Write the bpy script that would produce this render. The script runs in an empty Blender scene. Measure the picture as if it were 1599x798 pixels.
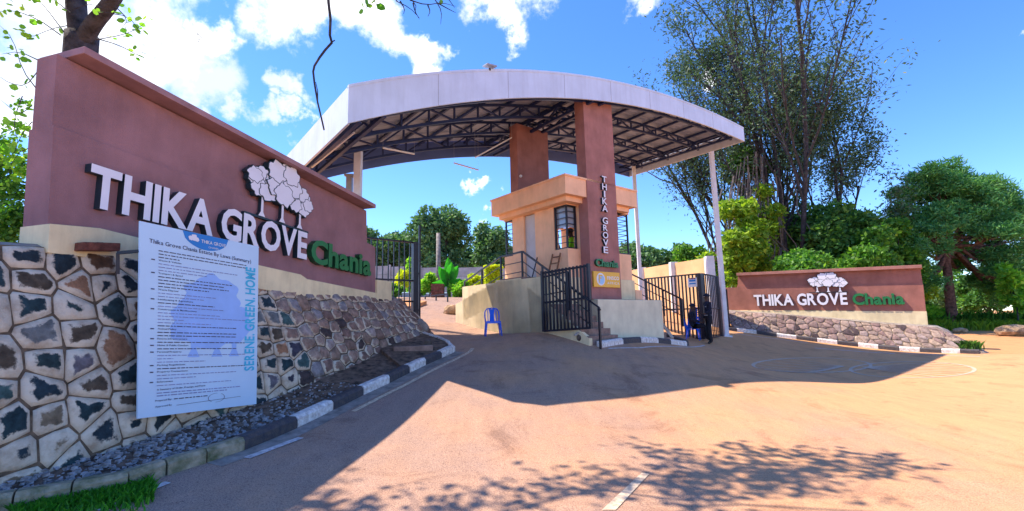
import bpy, bmesh, math, random
import numpy as np
from mathutils import Vector, Matrix, Euler
random.seed(7); np.random.seed(7)
S = bpy.context.scene; C = S.collection
R = math.radians
# ------------------------------------------------------------------ camera
F = 745.0; W0, H0 = 1599.0, 798.0
cd = bpy.data.cameras.new('camera'); cam = bpy.data.objects.new('camera', cd); C.objects.link(cam)
cd.sensor_width = 36.0; cd.lens = 36.0*F/W0; cd.clip_end = 2000; cd.clip_start = 0.05
CAM = Vector((0, 0, 1.6))
PITCH = math.atan(103/F); ROLL = -R(1.3)
CR = (Matrix.Rotation(R(90)+PITCH, 3, 'X') @ Matrix.Rotation(ROLL, 3, 'Z'))
cam.matrix_world = Matrix.Translation(CAM) @ CR.to_4x4()
S.camera = cam
# ------------------------------------------------------------------ light
SUN = Vector((-0.955, 0.295, 1.59)).normalized()          # towards the sun
sl = bpy.data.lights.new('sun', 'SUN'); sl.energy = 3.7; sl.angle = R(0.55); sl.color = (1.0, 0.86, 0.70)
so = bpy.data.objects.new('sun', sl); C.objects.link(so)
so.rotation_euler = (-SUN).to_track_quat('-Z', 'Y').to_euler()
ELEV = math.asin(SUN.z); AZ = math.atan2(SUN.x, SUN.y)
S.view_settings.view_transform = 'Standard'; S.view_settings.look = 'None'
S.view_settings.exposure = 1.32; S.view_settings.gamma = 1.0

def ray(px, py):
    return CR @ Vector(((px-W0/2)/F, -(py-H0/2)/F, -1.0))
def at(px, py, Y):
    d = ray(px, py); return CAM + d*(Y/d.y)
def pl(px, py, P):                       # vertical plane X = P[0] + P[1]*Y
    d = ray(px, py); return CAM + d*(P[0]/(d.x-P[1]*d.y))
def shift(P, dx, dy): return (P[0]+dx-P[1]*dy, P[1])
LD = Vector((-0.79, 1, 0)).normalized(); RD = Vector((1.266, 1, 0)).normalized()

def world():
    w = bpy.data.worlds.new('World'); S.world = w; w.use_nodes = True
    nt = w.node_tree; nt.nodes.clear(); N = nt.nodes.new; L = nt.links.new
    out = N('ShaderNodeOutputWorld'); bg = N('ShaderNodeBackground'); bg.inputs[1].default_value = 0.15
    sky = N('ShaderNodeTexSky'); sky.sky_type = 'NISHITA'; sky.sun_disc = False
    sky.sun_elevation = ELEV; sky.sun_rotation = AZ; sky.altitude = 1500; sky.air_density = 1.0; sky.dust_density = 0.2; sky.ozone_density = 4.0
    hs = N('ShaderNodeHueSaturation'); hs.inputs['Saturation'].default_value = 1.22; hs.inputs['Hue'].default_value = .510; hs.inputs['Value'].default_value = .98
    L(sky.outputs[0], hs.inputs['Color'])
    tc = N('ShaderNodeTexCoord')
    n1 = N('ShaderNodeTexNoise'); n1.inputs['Scale'].default_value = 5.0; n1.inputs['Detail'].default_value = 9; n1.inputs['Roughness'].default_value = .62
    L(tc.outputs['Generated'], n1.inputs['Vector'])
    sub = N('ShaderNodeVectorMath'); sub.operation = 'SUBTRACT'; sub.inputs[1].default_value = (.5, .5, .5); L(n1.outputs['Color'], sub.inputs[0])
    sc = N('ShaderNodeVectorMath'); sc.operation = 'SCALE'; sc.inputs[3].default_value = .40; L(sub.outputs[0], sc.inputs[0])
    wp = N('ShaderNodeVectorMath'); wp.operation = 'ADD'; L(tc.outputs['Generated'], wp.inputs[0]); L(sc.outputs[0], wp.inputs[1])
    blobs = [(110,0,110),(40,40,70),(235,60,95),(322,110,70),(335,30,52),(300,190,42),(375,180,36),(425,215,34),(15,110,55),(10,190,40),(450,0,62),(530,30,62),(600,50,62),(650,85,52),
             (690,75,36),(480,165,34),(460,205,26),(790,5,60),(800,35,36),(985,15,42),(762,301,26),(1012,294,10),(1120,110,20),(1245,150,16),(1597,70,12)]
    prev = None
    for (px, py, r) in blobs:
        d = ray(px, py).normalized()
        dn = N('ShaderNodeVectorMath'); dn.operation = 'DISTANCE'; dn.inputs[1].default_value = d; L(wp.outputs[0], dn.inputs[0])
        m = N('ShaderNodeMath'); m.operation = 'MULTIPLY_ADD'; m.inputs[1].default_value = -1.0/(r*.93/F); m.inputs[2].default_value = 1.0
        L(dn.outputs['Value'], m.inputs[0])
        if prev is None: prev = m
        else:
            x = N('ShaderNodeMath'); x.operation = 'SMOOTH_MAX'; x.inputs[2].default_value = .12; L(prev.outputs[0], x.inputs[0]); L(m.outputs[0], x.inputs[1]); prev = x
    # the rest of the sky dome: scattered clouds of the same kind away from the camera's view
    n2 = N('ShaderNodeTexNoise'); n2.inputs['Scale'].default_value = 2.6; n2.inputs['Detail'].default_value = 8; L(tc.outputs['Generated'], n2.inputs['Vector'])
    sx = N('ShaderNodeSeparateXYZ'); L(tc.outputs['Generated'], sx.inputs[0])
    back = N('ShaderNodeMapRange'); back.inputs[1].default_value = .25; back.inputs[2].default_value = -.1; back.inputs[3].default_value = -.9; back.inputs[4].default_value = -.5; L(sx.outputs['Y'], back.inputs[0])
    ad = N('ShaderNodeMath'); ad.operation = 'ADD'; L(n2.outputs[0], ad.inputs[0]); L(back.outputs[0], ad.inputs[1])
    mx = N('ShaderNodeMath'); mx.operation = 'MAXIMUM'; L(prev.outputs[0], mx.inputs[0]); L(ad.outputs[0], mx.inputs[1])
    ramp = N('ShaderNodeMapRange'); ramp.interpolation_type = 'SMOOTHSTEP'; ramp.inputs[1].default_value = 0.0; ramp.inputs[2].default_value = .62; L(mx.outputs[0], ramp.inputs[0])
    n3 = N('ShaderNodeTexNoise'); n3.inputs['Scale'].default_value = 4.2; n3.inputs['Detail'].default_value = 5; L(wp.outputs[0], n3.inputs['Vector'])
    cr = N('ShaderNodeValToRGB'); cr.color_ramp.elements[0].position = .38; cr.color_ramp.elements[0].color = (2.5, 2.9, 3.7, 1); cr.color_ramp.elements[1].position = .56; cr.color_ramp.elements[1].color = (4.6, 4.7, 5.0, 1)
    L(n3.outputs[0], cr.inputs[0])
    mix = N('ShaderNodeMixRGB'); L(ramp.outputs[0], mix.inputs[0]); L(hs.outputs[0], mix.inputs[1]); L(cr.outputs[0], mix.inputs[2])
    L(mix.outputs[0], bg.inputs[0]); L(bg.outputs[0], out.inputs[0])
world()

# ------------------------------------------------------------------ ground shape (thin plate spline through surveyed points)
_pts = [(-6,0,0),(0,0,0),(6,0,0),(14,0,0),(0,-12,-.2),(14,-12,-.2),(-14,-12,-.2),(0,4,0),(4,4,0),(8,6,0),(-4,4.2,.02),(30,0,-.2),(-20,0,.3)]
for px, py, Y in [(0,772,4.7),(330,720,5.5),(400,695,6.1),(521,640,7.6),(609,598,8.9),(711,550,11.3),(660,527,12.4),(835,617,7.8),(770,524,13.6),
                  (650,513,14.0),(850,518,12.6),(940,543,11.2),(1040,538,13.2),(1110,539,16.6),(1151,516,21.3),(1276,533,19.8),(1404,547,18),(1530,552,16.3),(1590,590,11.5),
                  (1599,526,24),(1480,505,38),(1599,508,38),(720,490,18),(700,466,32),(640,464,32),(1000,470,26),(760,462,32),(1300,590,12.5),(1010,640,7.5)]:
    p = at(px, py, Y); _pts.append((p.x, p.y, p.z))
_pts += [(-15,8,1.4),(-10,14,2.0),(-20,30,3.2),(-30,60,4.2),(0,60,4.4),(30,60,2.6),(60,60,1.2),(60,20,-.2),(40,35,.6),(13,30,1.4),(60,-20,-.4),(-60,60,4.8),(-60,0,1.5),(0,-60,-1),(60,-60,-1),(-60,-60,-1)]
_P = np.array(_pts); _n = len(_P)
def _U(r2): return np.where(r2 > 1e-9, r2*np.log(np.maximum(r2, 1e-9)), 0)
_K = _U(((_P[:,None,:2]-_P[None,:,:2])**2).sum(-1)) + np.eye(_n)*0.6
_A = np.zeros((_n+3, _n+3)); _A[:_n,:_n] = _K; _A[:_n,_n] = 1; _A[:_n,_n+1:] = _P[:,:2]; _A[_n:,:_n] = _A[:_n,_n:].T
_c = np.linalg.solve(_A, np.concatenate([_P[:,2], [0,0,0]]))
def G(x, y):
    x = max(-70, min(70, x)); y = max(-60, min(70, y))
    r2 = (_P[:,0]-x)**2+(_P[:,1]-y)**2
    return float((_U(r2)*_c[:_n]).sum()+_c[_n]+_c[_n+1]*x+_c[_n+2]*y)
def Gv(X, Y):
    X = np.clip(X, -70, 70); Y = np.clip(Y, -60, 70)
    r2 = (X[...,None]-_P[:,0])**2+(Y[...,None]-_P[:,1])**2
    return (_U(r2)*_c[:_n]).sum(-1)+_c[_n]+_c[_n+1]*X+_c[_n+2]*Y
def gnd(px, py, h=0.0):                  # the pixel's point on the ground
    d = ray(px, py); d = d/d.y; t = 2.0
    f = lambda t: (CAM.z+d.z*t) - (G(d.x*t, t)+h)
    while t < 60 and f(t) > 0: t += .1
    a, b = t-.1, t
    for _ in range(25):
        m = (a+b)/2
        if f(m) > 0: a = m
        else: b = m
    return CAM + d*a
def on(x, y, h=0): return Vector((x, y, G(x, y)+h))

# ------------------------------------------------------------------ materials
def mat(name, col, rough=.85, var=.12, vs=3.0, bump=.15, bs=60.0, metal=0.0, col2=None, spec=.4, trans=0, detail=6, streak=0):
    m = bpy.data.materials.new(name); m.use_nodes = True; nt = m.node_tree; N = nt.nodes.new; L = nt.links.new
    b = nt.nodes['Principled BSDF']; b.inputs['Roughness'].default_value = rough; b.inputs['Metallic'].default_value = metal
    b.inputs['Specular IOR Level'].default_value = spec
    tc = N('ShaderNodeTexCoord'); g = N('ShaderNodeNewGeometry')
    n = N('ShaderNodeTexNoise'); n.inputs['Scale'].default_value = vs; n.inputs['Detail'].default_value = detail; n.inputs['Roughness'].default_value = .6; L(g.outputs['Position'], n.inputs['Vector'])
    r = N('ShaderNodeValToRGB'); c2 = col2 or tuple(max(0, c*(1-var*2.2)) for c in col)
    r.color_ramp.elements[0].position = .32; r.color_ramp.elements[0].color = (*c2, 1)
    r.color_ramp.elements[1].position = .68; r.color_ramp.elements[1].color = (*(min(1, c*(1+var*.6)) for c in col), 1)
    L(n.outputs[0], r.inputs[0])
    if streak:
        mp = N('ShaderNodeMapping'); mp.inputs['Scale'].default_value = (3.5, 3.5, .45); L(g.outputs['Position'], mp.inputs[0])
        ns = N('ShaderNodeTexNoise'); ns.inputs['Scale'].default_value = 1.6; ns.inputs['Detail'].default_value = 6; ns.inputs['Roughness'].default_value = .65; L(mp.outputs[0], ns.inputs['Vector'])
        rs_ = N('ShaderNodeValToRGB'); rs_.color_ramp.elements[0].position = .30; rs_.color_ramp.elements[0].color = (.60,.56,.52,1); rs_.color_ramp.elements[1].position = .56; rs_.color_ramp.elements[1].color = (1.04,1.04,1.04,1); L(ns.outputs[0], rs_.inputs[0])
        mu = N('ShaderNodeMixRGB'); mu.blend_type = 'MULTIPLY'; mu.inputs[0].default_value = streak; L(r.outputs[0], mu.inputs[1]); L(rs_.outputs[0], mu.inputs[2]); L(mu.outputs[0], b.inputs['Base Color'])
    else: L(r.outputs[0], b.inputs['Base Color'])
    if bump:
        n2 = N('ShaderNodeTexNoise'); n2.inputs['Scale'].default_value = bs; n2.inputs['Detail'].default_value = 3; L(g.outputs['Position'], n2.inputs['Vector'])
        bp = N('ShaderNodeBump'); bp.inputs['Strength'].default_value = bump; bp.inputs['Distance'].default_value = .02; L(n2.outputs[0], bp.inputs['Height']); L(bp.outputs[0], b.inputs['Normal'])
    return m
def leafmat(name, c1, c2, c3=None, trans=.35, rough=.55):
    m = bpy.data.materials.new(name); m.use_nodes = True; nt = m.node_tree; N = nt.nodes.new; L = nt.links.new
    b = nt.nodes['Principled BSDF']; out = nt.nodes['Material Output']; b.inputs['Roughness'].default_value = rough
    b.inputs['Specular IOR Level'].default_value = .35
    g = N('ShaderNodeNewGeometry'); r = N('ShaderNodeValToRGB')
    r.color_ramp.elements[0].color = (*c1, 1); r.color_ramp.elements[1].color = (*c2, 1)
    if c3: e = r.color_ramp.elements.new(.85); e.color = (*c2, 1); r.color_ramp.elements[-1].color = (*c3, 1)
    L(g.outputs['Random Per Island'], r.inputs[0]); L(r.outputs[0], b.inputs['Base Color'])
    t = N('ShaderNodeBsdfTranslucent'); mul = N('ShaderNodeMixRGB'); mul.blend_type = 'MULTIPLY'; mul.inputs[0].default_value = 1; mul.inputs[2].default_value = (1.5, 1.6, .7, 1)
    L(r.outputs[0], mul.inputs[1]); L(mul.outputs[0], t.inputs[0])
    mx = N('ShaderNodeMixShader'); mx.inputs[0].default_value = trans; L(b.outputs[0], mx.inputs[1]); L(t.outputs[0], mx.inputs[2]); L(mx.outputs[0], out.inputs[0])
    return m
M = {}
M['rust'] = mat('red_brown_render', (.40,.165,.125), .9, .12, 2.2, .5, 120, streak=.2)
M['rust_cap'] = mat('red_brown_cap', (.44,.20,.16), .85, .12, 3, .3, 120)
M['mauve'] = mat('mauve_render', (.36,.185,.195), .9, .12, 1.3, .6, 120, streak=.2)
M['mauve_dark'] = mat('mauve_cap', (.38,.21,.225), .85, .12, 3, .3, 120)
M['tower'] = mat('tower_render', (.40,.18,.155), .9, .12, 2.0, .4, 100, streak=.25)
M['orange'] = mat('orange_paint', (.95,.55,.32), .8, .07, 2.0, .2, 90, streak=.2)
M['cream'] = mat('cream_paint', (.84,.70,.42), .8, .10, 1.8, .2, 70, streak=.3)
M['palegreen'] = mat('pale_cream_paint', (.72,.66,.47), .8, .07, 2.4, .15, 60, streak=.25)
M['fascia'] = mat('fascia_sheet', (.61,.70,.86), .45, .05, 1.5, .05, 20, streak=.22)  # base colour cooled so the shaded sheet reads blue
M['rear_fascia'] = mat('rear_fascia_sheet', (.10,.16,.42), .5, .08, 1.5, .05, 20)  # blue of the shaded inner side put into the colour
M['roof'] = mat('roof_sheet', (.27,.32,.47), .4, .06, 2, .05, 20)  # underside's blue shade tint put into the base colour
M['steel'] = mat('dark_blue_steel', (.025,.045,.15), .45, .15, 8, .05, 40, .2)  # blue raised in the colour to keep shaded trusses from going brown
M['black'] = mat('black_gate_paint', (.018,.018,.03), .4, .2, 10, .05, 60, .1)
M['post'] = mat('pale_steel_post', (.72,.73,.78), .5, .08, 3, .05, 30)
M['seam'] = mat('fascia_seam', (.42,.44,.52), .6, .1, 3, 0)
M['concrete'] = mat('concrete', (.33,.28,.24), .95, .22, 6, .5, 40)
M['step'] = mat('dusty_step', (.30,.20,.16), .95, .22, 6, .5, 40)
M['mortar'] = mat('mortar_joint', (.17,.12,.08), .95, .3, 9, .6, 40)
M['kwhite'] = mat('white_kerb_paint', (.74,.72,.70), .75, .2, 14, .5, 60, col2=(.42,.36,.32))
M['kblack'] = mat('black_kerb_paint', (.028,.03,.045), .7, .3, 14, .5, 60, col2=(.09,.075,.07))
M['kplain'] = mat('mossy_concrete_kerb', (.36,.30,.22), .95, .25, 7, .7, 40, col2=(.10,.11,.05))
M['letter'] = mat('white_letter_face', (.80,.78,.84), .4, .03, 3, 0)
M['lside'] = mat('navy_letter_side', (.012,.035,.05), .4, .1, 3, 0)
M['green'] = mat('green_letter_face', (.015,.19,.05), .4, .1, 3, 0)
M['gside'] = mat('dark_green_letter_side', (.008,.075,.03), .4, .1, 3, 0)
M['blue'] = mat('blue_plastic', (.015,.14,.85), .3, .08, 5, 0)
M['poster'] = mat('poster_sheet', (.52,.71,.90), .35, .03, 1.5, 0)
M['ink'] = mat('poster_ink', (.05,.05,.12), .5, .1, 3, 0)
M['ink2'] = mat('poster_faint_ink', (.22,.25,.48), .5, .1, 3, 0)
M['pblue'] = mat('poster_blue', (.02,.22,.62), .5, .04, 3, 0)
M['pcyan'] = mat('poster_cyan', (.05,.50,.75), .5, .04, 3, 0)
M['pwater'] = mat('poster_watermark', (.30,.50,.93), .4, .05, 3, 0)
M['yellow'] = mat('yellow_sign', (.85,.45,.03), .4, .05, 3, 0)
M['white'] = mat('white_paint', (.80,.80,.80), .5, .05, 4, .05)
M['road_paint'] = mat('road_line_paint', (.74,.56,.36), .8, .3, 18, .2, 80, col2=(.34,.25,.19))
M['road_paint_w'] = mat('white_road_line_paint', (.66,.60,.58), .8, .3, 18, .2, 80, col2=(.36,.30,.28))
M['road_paint_f'] = mat('faded_road_emblem_paint', (.58,.42,.30), .8, .3, 12, .2, 80, col2=(.44,.31,.22))
M['glass'] = mat('window_glass', (.35,.40,.46), .12, .1, 2, 0, spec=.8)
M['dark'] = mat('dark_interior', (.10,.08,.08), .9, .2, 3, 0)
M['wood'] = mat('weathered_wood', (.30,.14,.07), .85, .3, 12, .4, 60)
M['paleplank'] = mat('pale_plank', (.52,.45,.38), .85, .2, 12, .4, 60)
M['door'] = mat('grey_door', (.60,.56,.55), .6, .06, 3, .05)
M['brick'] = mat('dark_red_brick', (.22,.075,.05), .9, .3, 9, .6, 60)
M['boulder'] = mat('tan_boulder', (.55,.36,.20), .95, .3, 5, .8, 18)
M['ball'] = mat('concrete_ball', (.14,.11,.09), .95, .3, 8, .8, 30)
M['bark'] = mat('dark_bark', (.065,.060,.070), .95, .35, 6, .9, 25)
M['barkred'] = mat('reddish_bark', (.20,.10,.075), .95, .35, 6, .9, 25)
M['barkpale'] = mat('grey_bark', (.20,.17,.16), .95, .3, 6, .9, 25)
M['skin'] = mat('dark_skin', (.09,.045,.03), .6, .1, 8, 0)
M['uniform'] = mat('navy_uniform', (.012,.014,.035), .85, .3, 12, .3, 50)
M['trousers'] = mat('black_trousers', (.012,.012,.02), .85, .3, 12, .3, 50)
M['hivis'] = mat('hi_vis_vest', (.35,.85,.02), .7, .1, 8, .1)
M['cloth_red'] = mat('maroon_cloth', (.28,.03,.06), .8, .2, 8, .1)
M['shoe'] = mat('black_shoe', (.01,.01,.012), .4, .1, 8, 0)
M['gravel'] = mat('grey_gravel', (.38,.37,.39), .9, .4, 11, .6, 60, col2=(.13,.12,.12))
M['soil'] = mat('dark_soil', (.20,.13,.09), .97, .4, 7, 1.0, 30)
M['wallpanel'] = mat('ochre_boundary_panel', (.78,.50,.25), .85, .10, 1.2, .2, 60)
M['precast'] = mat('grey_precast', (.44,.42,.42), .9, .15, 1.5, .3, 30)
M['pole'] = mat('grey_timber_pole', (.30,.27,.25), .9, .25, 7, .4, 50)
M['lamp'] = mat('lamp_casing', (.35,.36,.40), .4, .1, 5, 0, .5)
lm = leafmat
M['leaf_tall'] = lm('tall_tree_leaf', (.035,.085,.055), (.09,.16,.085), trans=.25)
M['leaf_dark'] = lm('dark_leaf', (.03,.11,.03), (.10,.25,.05), (.22,.40,.07))
M['leaf_lime'] = lm('lime_leaf', (.10,.22,.02), (.30,.44,.04), (.50,.58,.08), trans=.45)
M['leaf_mid'] = lm('mid_leaf', (.04,.15,.025), (.12,.30,.04), (.26,.46,.06), trans=.4)
M['leaf_pine'] = lm('pine_needle', (.04,.17,.06), (.12,.33,.09), (.26,.50,.15), trans=.3)
M['leaf_far'] = lm('far_leaf', (.05,.14,.07), (.12,.25,.11), (.22,.38,.16), trans=.3)
M['leaf_bright'] = lm('bright_leaf', (.10,.32,.03), (.28,.52,.06), (.5,.65,.10), trans=.5)
M['leaf_yellow'] = lm('yellow_hedge_leaf', (.40,.50,.01), (.68,.72,.03), (.8,.8,.05), trans=.35)
M['banana'] = lm('banana_leaf_green', (.02,.20,.02), (.05,.34,.04), trans=.5)
M['grass'] = lm('grass_blade', (.03,.18,.015), (.09,.36,.03), (.18,.45,.05), trans=.4)

def stone_mat():
    m = bpy.data.materials.new('stone_in_mortar'); m.use_nodes = True; nt = m.node_tree; N = nt.nodes.new; L = nt.links.new
    b = nt.nodes['Principled BSDF']; b.inputs['Roughness'].default_value = .9; b.inputs['Specular IOR Level'].default_value = .3
    oi = N('ShaderNodeObjectInfo'); g = N('ShaderNodeNewGeometry'); at_ = N('ShaderNodeAttribute'); at_.attribute_name = 'rim'
    n = N('ShaderNodeTexNoise'); n.inputs['Scale'].default_value = 9; n.inputs['Detail'].default_value = 7; n.inputs['Roughness'].default_value = .65; L(g.outputs['Position'], n.inputs['Vector'])
    # mortar smeared over the rim of each stone; ragged edge from noise
    s = N('ShaderNodeMath'); s.operation = 'MULTIPLY_ADD'; s.inputs[1].default_value = 1.1; s.inputs[2].default_value = -.55; L(n.outputs[0], s.inputs[0])
    a = N('ShaderNodeMath'); a.operation = 'ADD'; L(at_.outputs['Fac'], a.inputs[0]); L(s.outputs[0], a.inputs[1])
    a2 = N('ShaderNodeMath'); a2.operation = 'ADD'; L(a.outputs[0], a2.inputs[0]); L(oi.outputs['Alpha'], a2.inputs[1])
    mr = N('ShaderNodeMapRange'); mr.interpolation_type = 'SMOOTHSTEP'; mr.inputs[1].default_value = .98; mr.inputs[2].default_value = 1.16; L(a2.outputs[0], mr.inputs[0])
    n2 = N('ShaderNodeTexNoise'); n2.inputs['Scale'].default_value = 3.2; n2.inputs['Detail'].default_value = 8; n2.inputs['Roughness'].default_value = .7; L(g.outputs['Position'], n2.inputs['Vector'])
    mr2 = N('ShaderNodeValToRGB'); mr2.color_ramp.elements[0].position = .3; mr2.color_ramp.elements[0].color = (.34,.25,.17,1); mr2.color_ramp.elements[1].position = .56; mr2.color_ramp.elements[1].color = (.64,.56,.44,1)
    L(n2.outputs[0], mr2.inputs[0])
    v = N('ShaderNodeMixRGB'); v.blend_type = 'MULTIPLY'; v.inputs[0].default_value = .75; L(oi.outputs['Color'], v.inputs[1])
    vr = N('ShaderNodeValToRGB'); vr.color_ramp.elements[0].position = .3; vr.color_ramp.elements[0].color = (.35,.32,.3,1); vr.color_ramp.elements[1].position = .66; vr.color_ramp.elements[1].color = (1.5,1.45,1.4,1)
    L(n.outputs[0], vr.inputs[0]); L(vr.outputs[0], v.inputs[2])
    mx = N('ShaderNodeMixRGB'); L(mr.outputs[0], mx.inputs[0]); L(v.outputs[0], mx.inputs[1]); L(mr2.outputs[0], mx.inputs[2]); L(mx.outputs[0], b.inputs['Base Color'])
    bp = N('ShaderNodeBump'); bp.inputs['Strength'].default_value = .9; bp.inputs['Distance'].default_value = .03; L(n.outputs[0], bp.inputs['Height']); L(bp.outputs[0], b.inputs['Normal'])
    return m
M['stone'] = stone_mat()

def ground_mat(name, c_dark, c_mid, c_dust, dustx):
    m = bpy.data.materials.new(name); m.use_nodes = True; nt = m.node_tree; N = nt.nodes.new; L = nt.links.new
    b = nt.nodes['Principled BSDF']; b.inputs['Roughness'].default_value = .9; b.inputs['Specular IOR Level'].default_value = .25
    g = N('ShaderNodeNewGeometry')
    n = N('ShaderNodeTexNoise'); n.inputs['Scale'].default_value = 90; n.inputs['Detail'].default_value = 4; L(g.outputs['Position'], n.inputs['Vector'])
    n2 = N('ShaderNodeTexNoise'); n2.inputs['Scale'].default_value = .55; n2.inputs['Detail'].default_value = 8; n2.inputs['Roughness'].default_value = .62; L(g.outputs['Position'], n2.inputs['Vector'])
    r = N('ShaderNodeValToRGB'); r.color_ramp.elements[0].position = .33; r.color_ramp.elements[0].color = (*c_dark, 1); r.color_ramp.elements[1].position = .6; r.color_ramp.elements[1].color = (*c_mid, 1)
    L(n.outputs[0], r.inputs[0])
    sx = N('ShaderNodeSeparateXYZ'); L(g.outputs['Position'], sx.inputs[0])
    # red dust thickens towards the dirt track on the right
    mr = N('ShaderNodeMapRange'); mr.inputs[1].default_value = dustx[0]; mr.inputs[2].default_value = dustx[1]; mr.inputs[3].default_value = -.25; mr.inputs[4].default_value = .62; L(sx.outputs['X'], mr.inputs[0])
    ad = N('ShaderNodeMath'); ad.operation = 'ADD'; L(n2.outputs[0], ad.inputs[0]); L(mr.outputs[0], ad.inputs[1])
    mr2 = N('ShaderNodeMapRange'); mr2.interpolation_type = 'SMOOTHSTEP'; mr2.inputs[1].default_value = .15; mr2.inputs[2].default_value = .95; L(ad.outputs[0], mr2.inputs[0])
    mx = N('ShaderNodeMixRGB'); L(mr2.outputs[0], mx.inputs[0]); L(r.outputs[0], mx.inputs[1]); mx.inputs[2].default_value = (*c_dust, 1)
    n4 = N('ShaderNodeTexNoise'); n4.inputs['Scale'].default_value = 2.3; n4.inputs['Detail'].default_value = 7; n4.inputs['Roughness'].default_value = .7
    mp = N('ShaderNodeMapping'); mp.inputs['Rotation'].default_value = (0, 0, R(35)); mp.inputs['Scale'].default_value = (2.2, .5, 1); L(g.outputs['Position'], mp.inputs[0]); L(mp.outputs[0], n4.inputs['Vector'])
    r4 = N('ShaderNodeValToRGB'); r4.color_ramp.elements[0].position = .3; r4.color_ramp.elements[0].color = (.72,.70,.70,1); r4.color_ramp.elements[1].position = .66; r4.color_ramp.elements[1].color = (1.14,1.12,1.1,1); L(n4.outputs[0], r4.inputs[0])
    mu = N('ShaderNodeMixRGB'); mu.blend_type = 'MULTIPLY'; mu.inputs[0].default_value = .4; L(mx.outputs[0], mu.inputs[1]); L(r4.outputs[0], mu.inputs[2])
    r5 = N('ShaderNodeValToRGB'); r5.color_ramp.elements[0].position = .25; r5.color_ramp.elements[0].color = (.55,.55,.55,1); r5.color_ramp.elements[1].position = .55; r5.color_ramp.elements[1].color = (1.12,1.12,1.12,1); L(n.outputs[0], r5.inputs[0])
    mu2 = N('ShaderNodeMixRGB'); mu2.blend_type = 'MULTIPLY'; mu2.inputs[0].default_value = .7; L(mu.outputs[0], mu2.inputs[1]); L(r5.outputs[0], mu2.inputs[2])
    n6 = N('ShaderNodeTexNoise'); n6.inputs['Scale'].default_value = .9; n6.inputs['Detail'].default_value = 10; n6.inputs['Roughness'].default_value = .75; n6.inputs['Distortion'].default_value = .8; L(g.outputs['Position'], n6.inputs['Vector'])
    r6 = N('ShaderNodeValToRGB'); r6.color_ramp.elements[0].position = .34; r6.color_ramp.elements[0].color = (.66,.62,.62,1); r6.color_ramp.elements[1].position = .47; r6.color_ramp.elements[1].color = (1,1,1,1); L(n6.outputs[0], r6.inputs[0])
    mu3 = N('ShaderNodeMixRGB'); mu3.blend_type = 'MULTIPLY'; mu3.inputs[0].default_value = .9; L(mu2.outputs[0], mu3.inputs[1]); L(r6.outputs[0], mu3.inputs[2])
    vo = N('ShaderNodeTexNoise'); vo.inputs['Scale'].default_value = 26; vo.inputs['Detail'].default_value = 2; L(g.outputs['Position'], vo.inputs['Vector'])
    r7 = N('ShaderNodeValToRGB'); r7.color_ramp.elements[0].position = .66; r7.color_ramp.elements[0].color = (1,1,1,1); r7.color_ramp.elements[1].position = .72; r7.color_ramp.elements[1].color = (.62,.60,.60,1); L(vo.outputs[0], r7.inputs[0])
    mu4 = N('ShaderNodeMixRGB'); mu4.blend_type = 'MULTIPLY'; mu4.inputs[0].default_value = .8; L(mu3.outputs[0], mu4.inputs[1]); L(r7.outputs[0], mu4.inputs[2])
    L(mu4.outputs[0], b.inputs['Base Color'])
    bp = N('ShaderNodeBump'); bp.inputs['Strength'].default_value = .6; bp.inputs['Distance'].default_value = .012; L(n.outputs[0], bp.inputs['Height']); L(bp.outputs[0], b.inputs['Normal'])
    return m
M['road'] = ground_mat('dusty_asphalt', (.22,.15,.13), (.42,.28,.21), (.62,.32,.15), (-3.0, 11.0))
M['earth'] = ground_mat('red_earth', (.36,.17,.08), (.48,.25,.12), (.55,.28,.12), (-40, 10))

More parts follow.
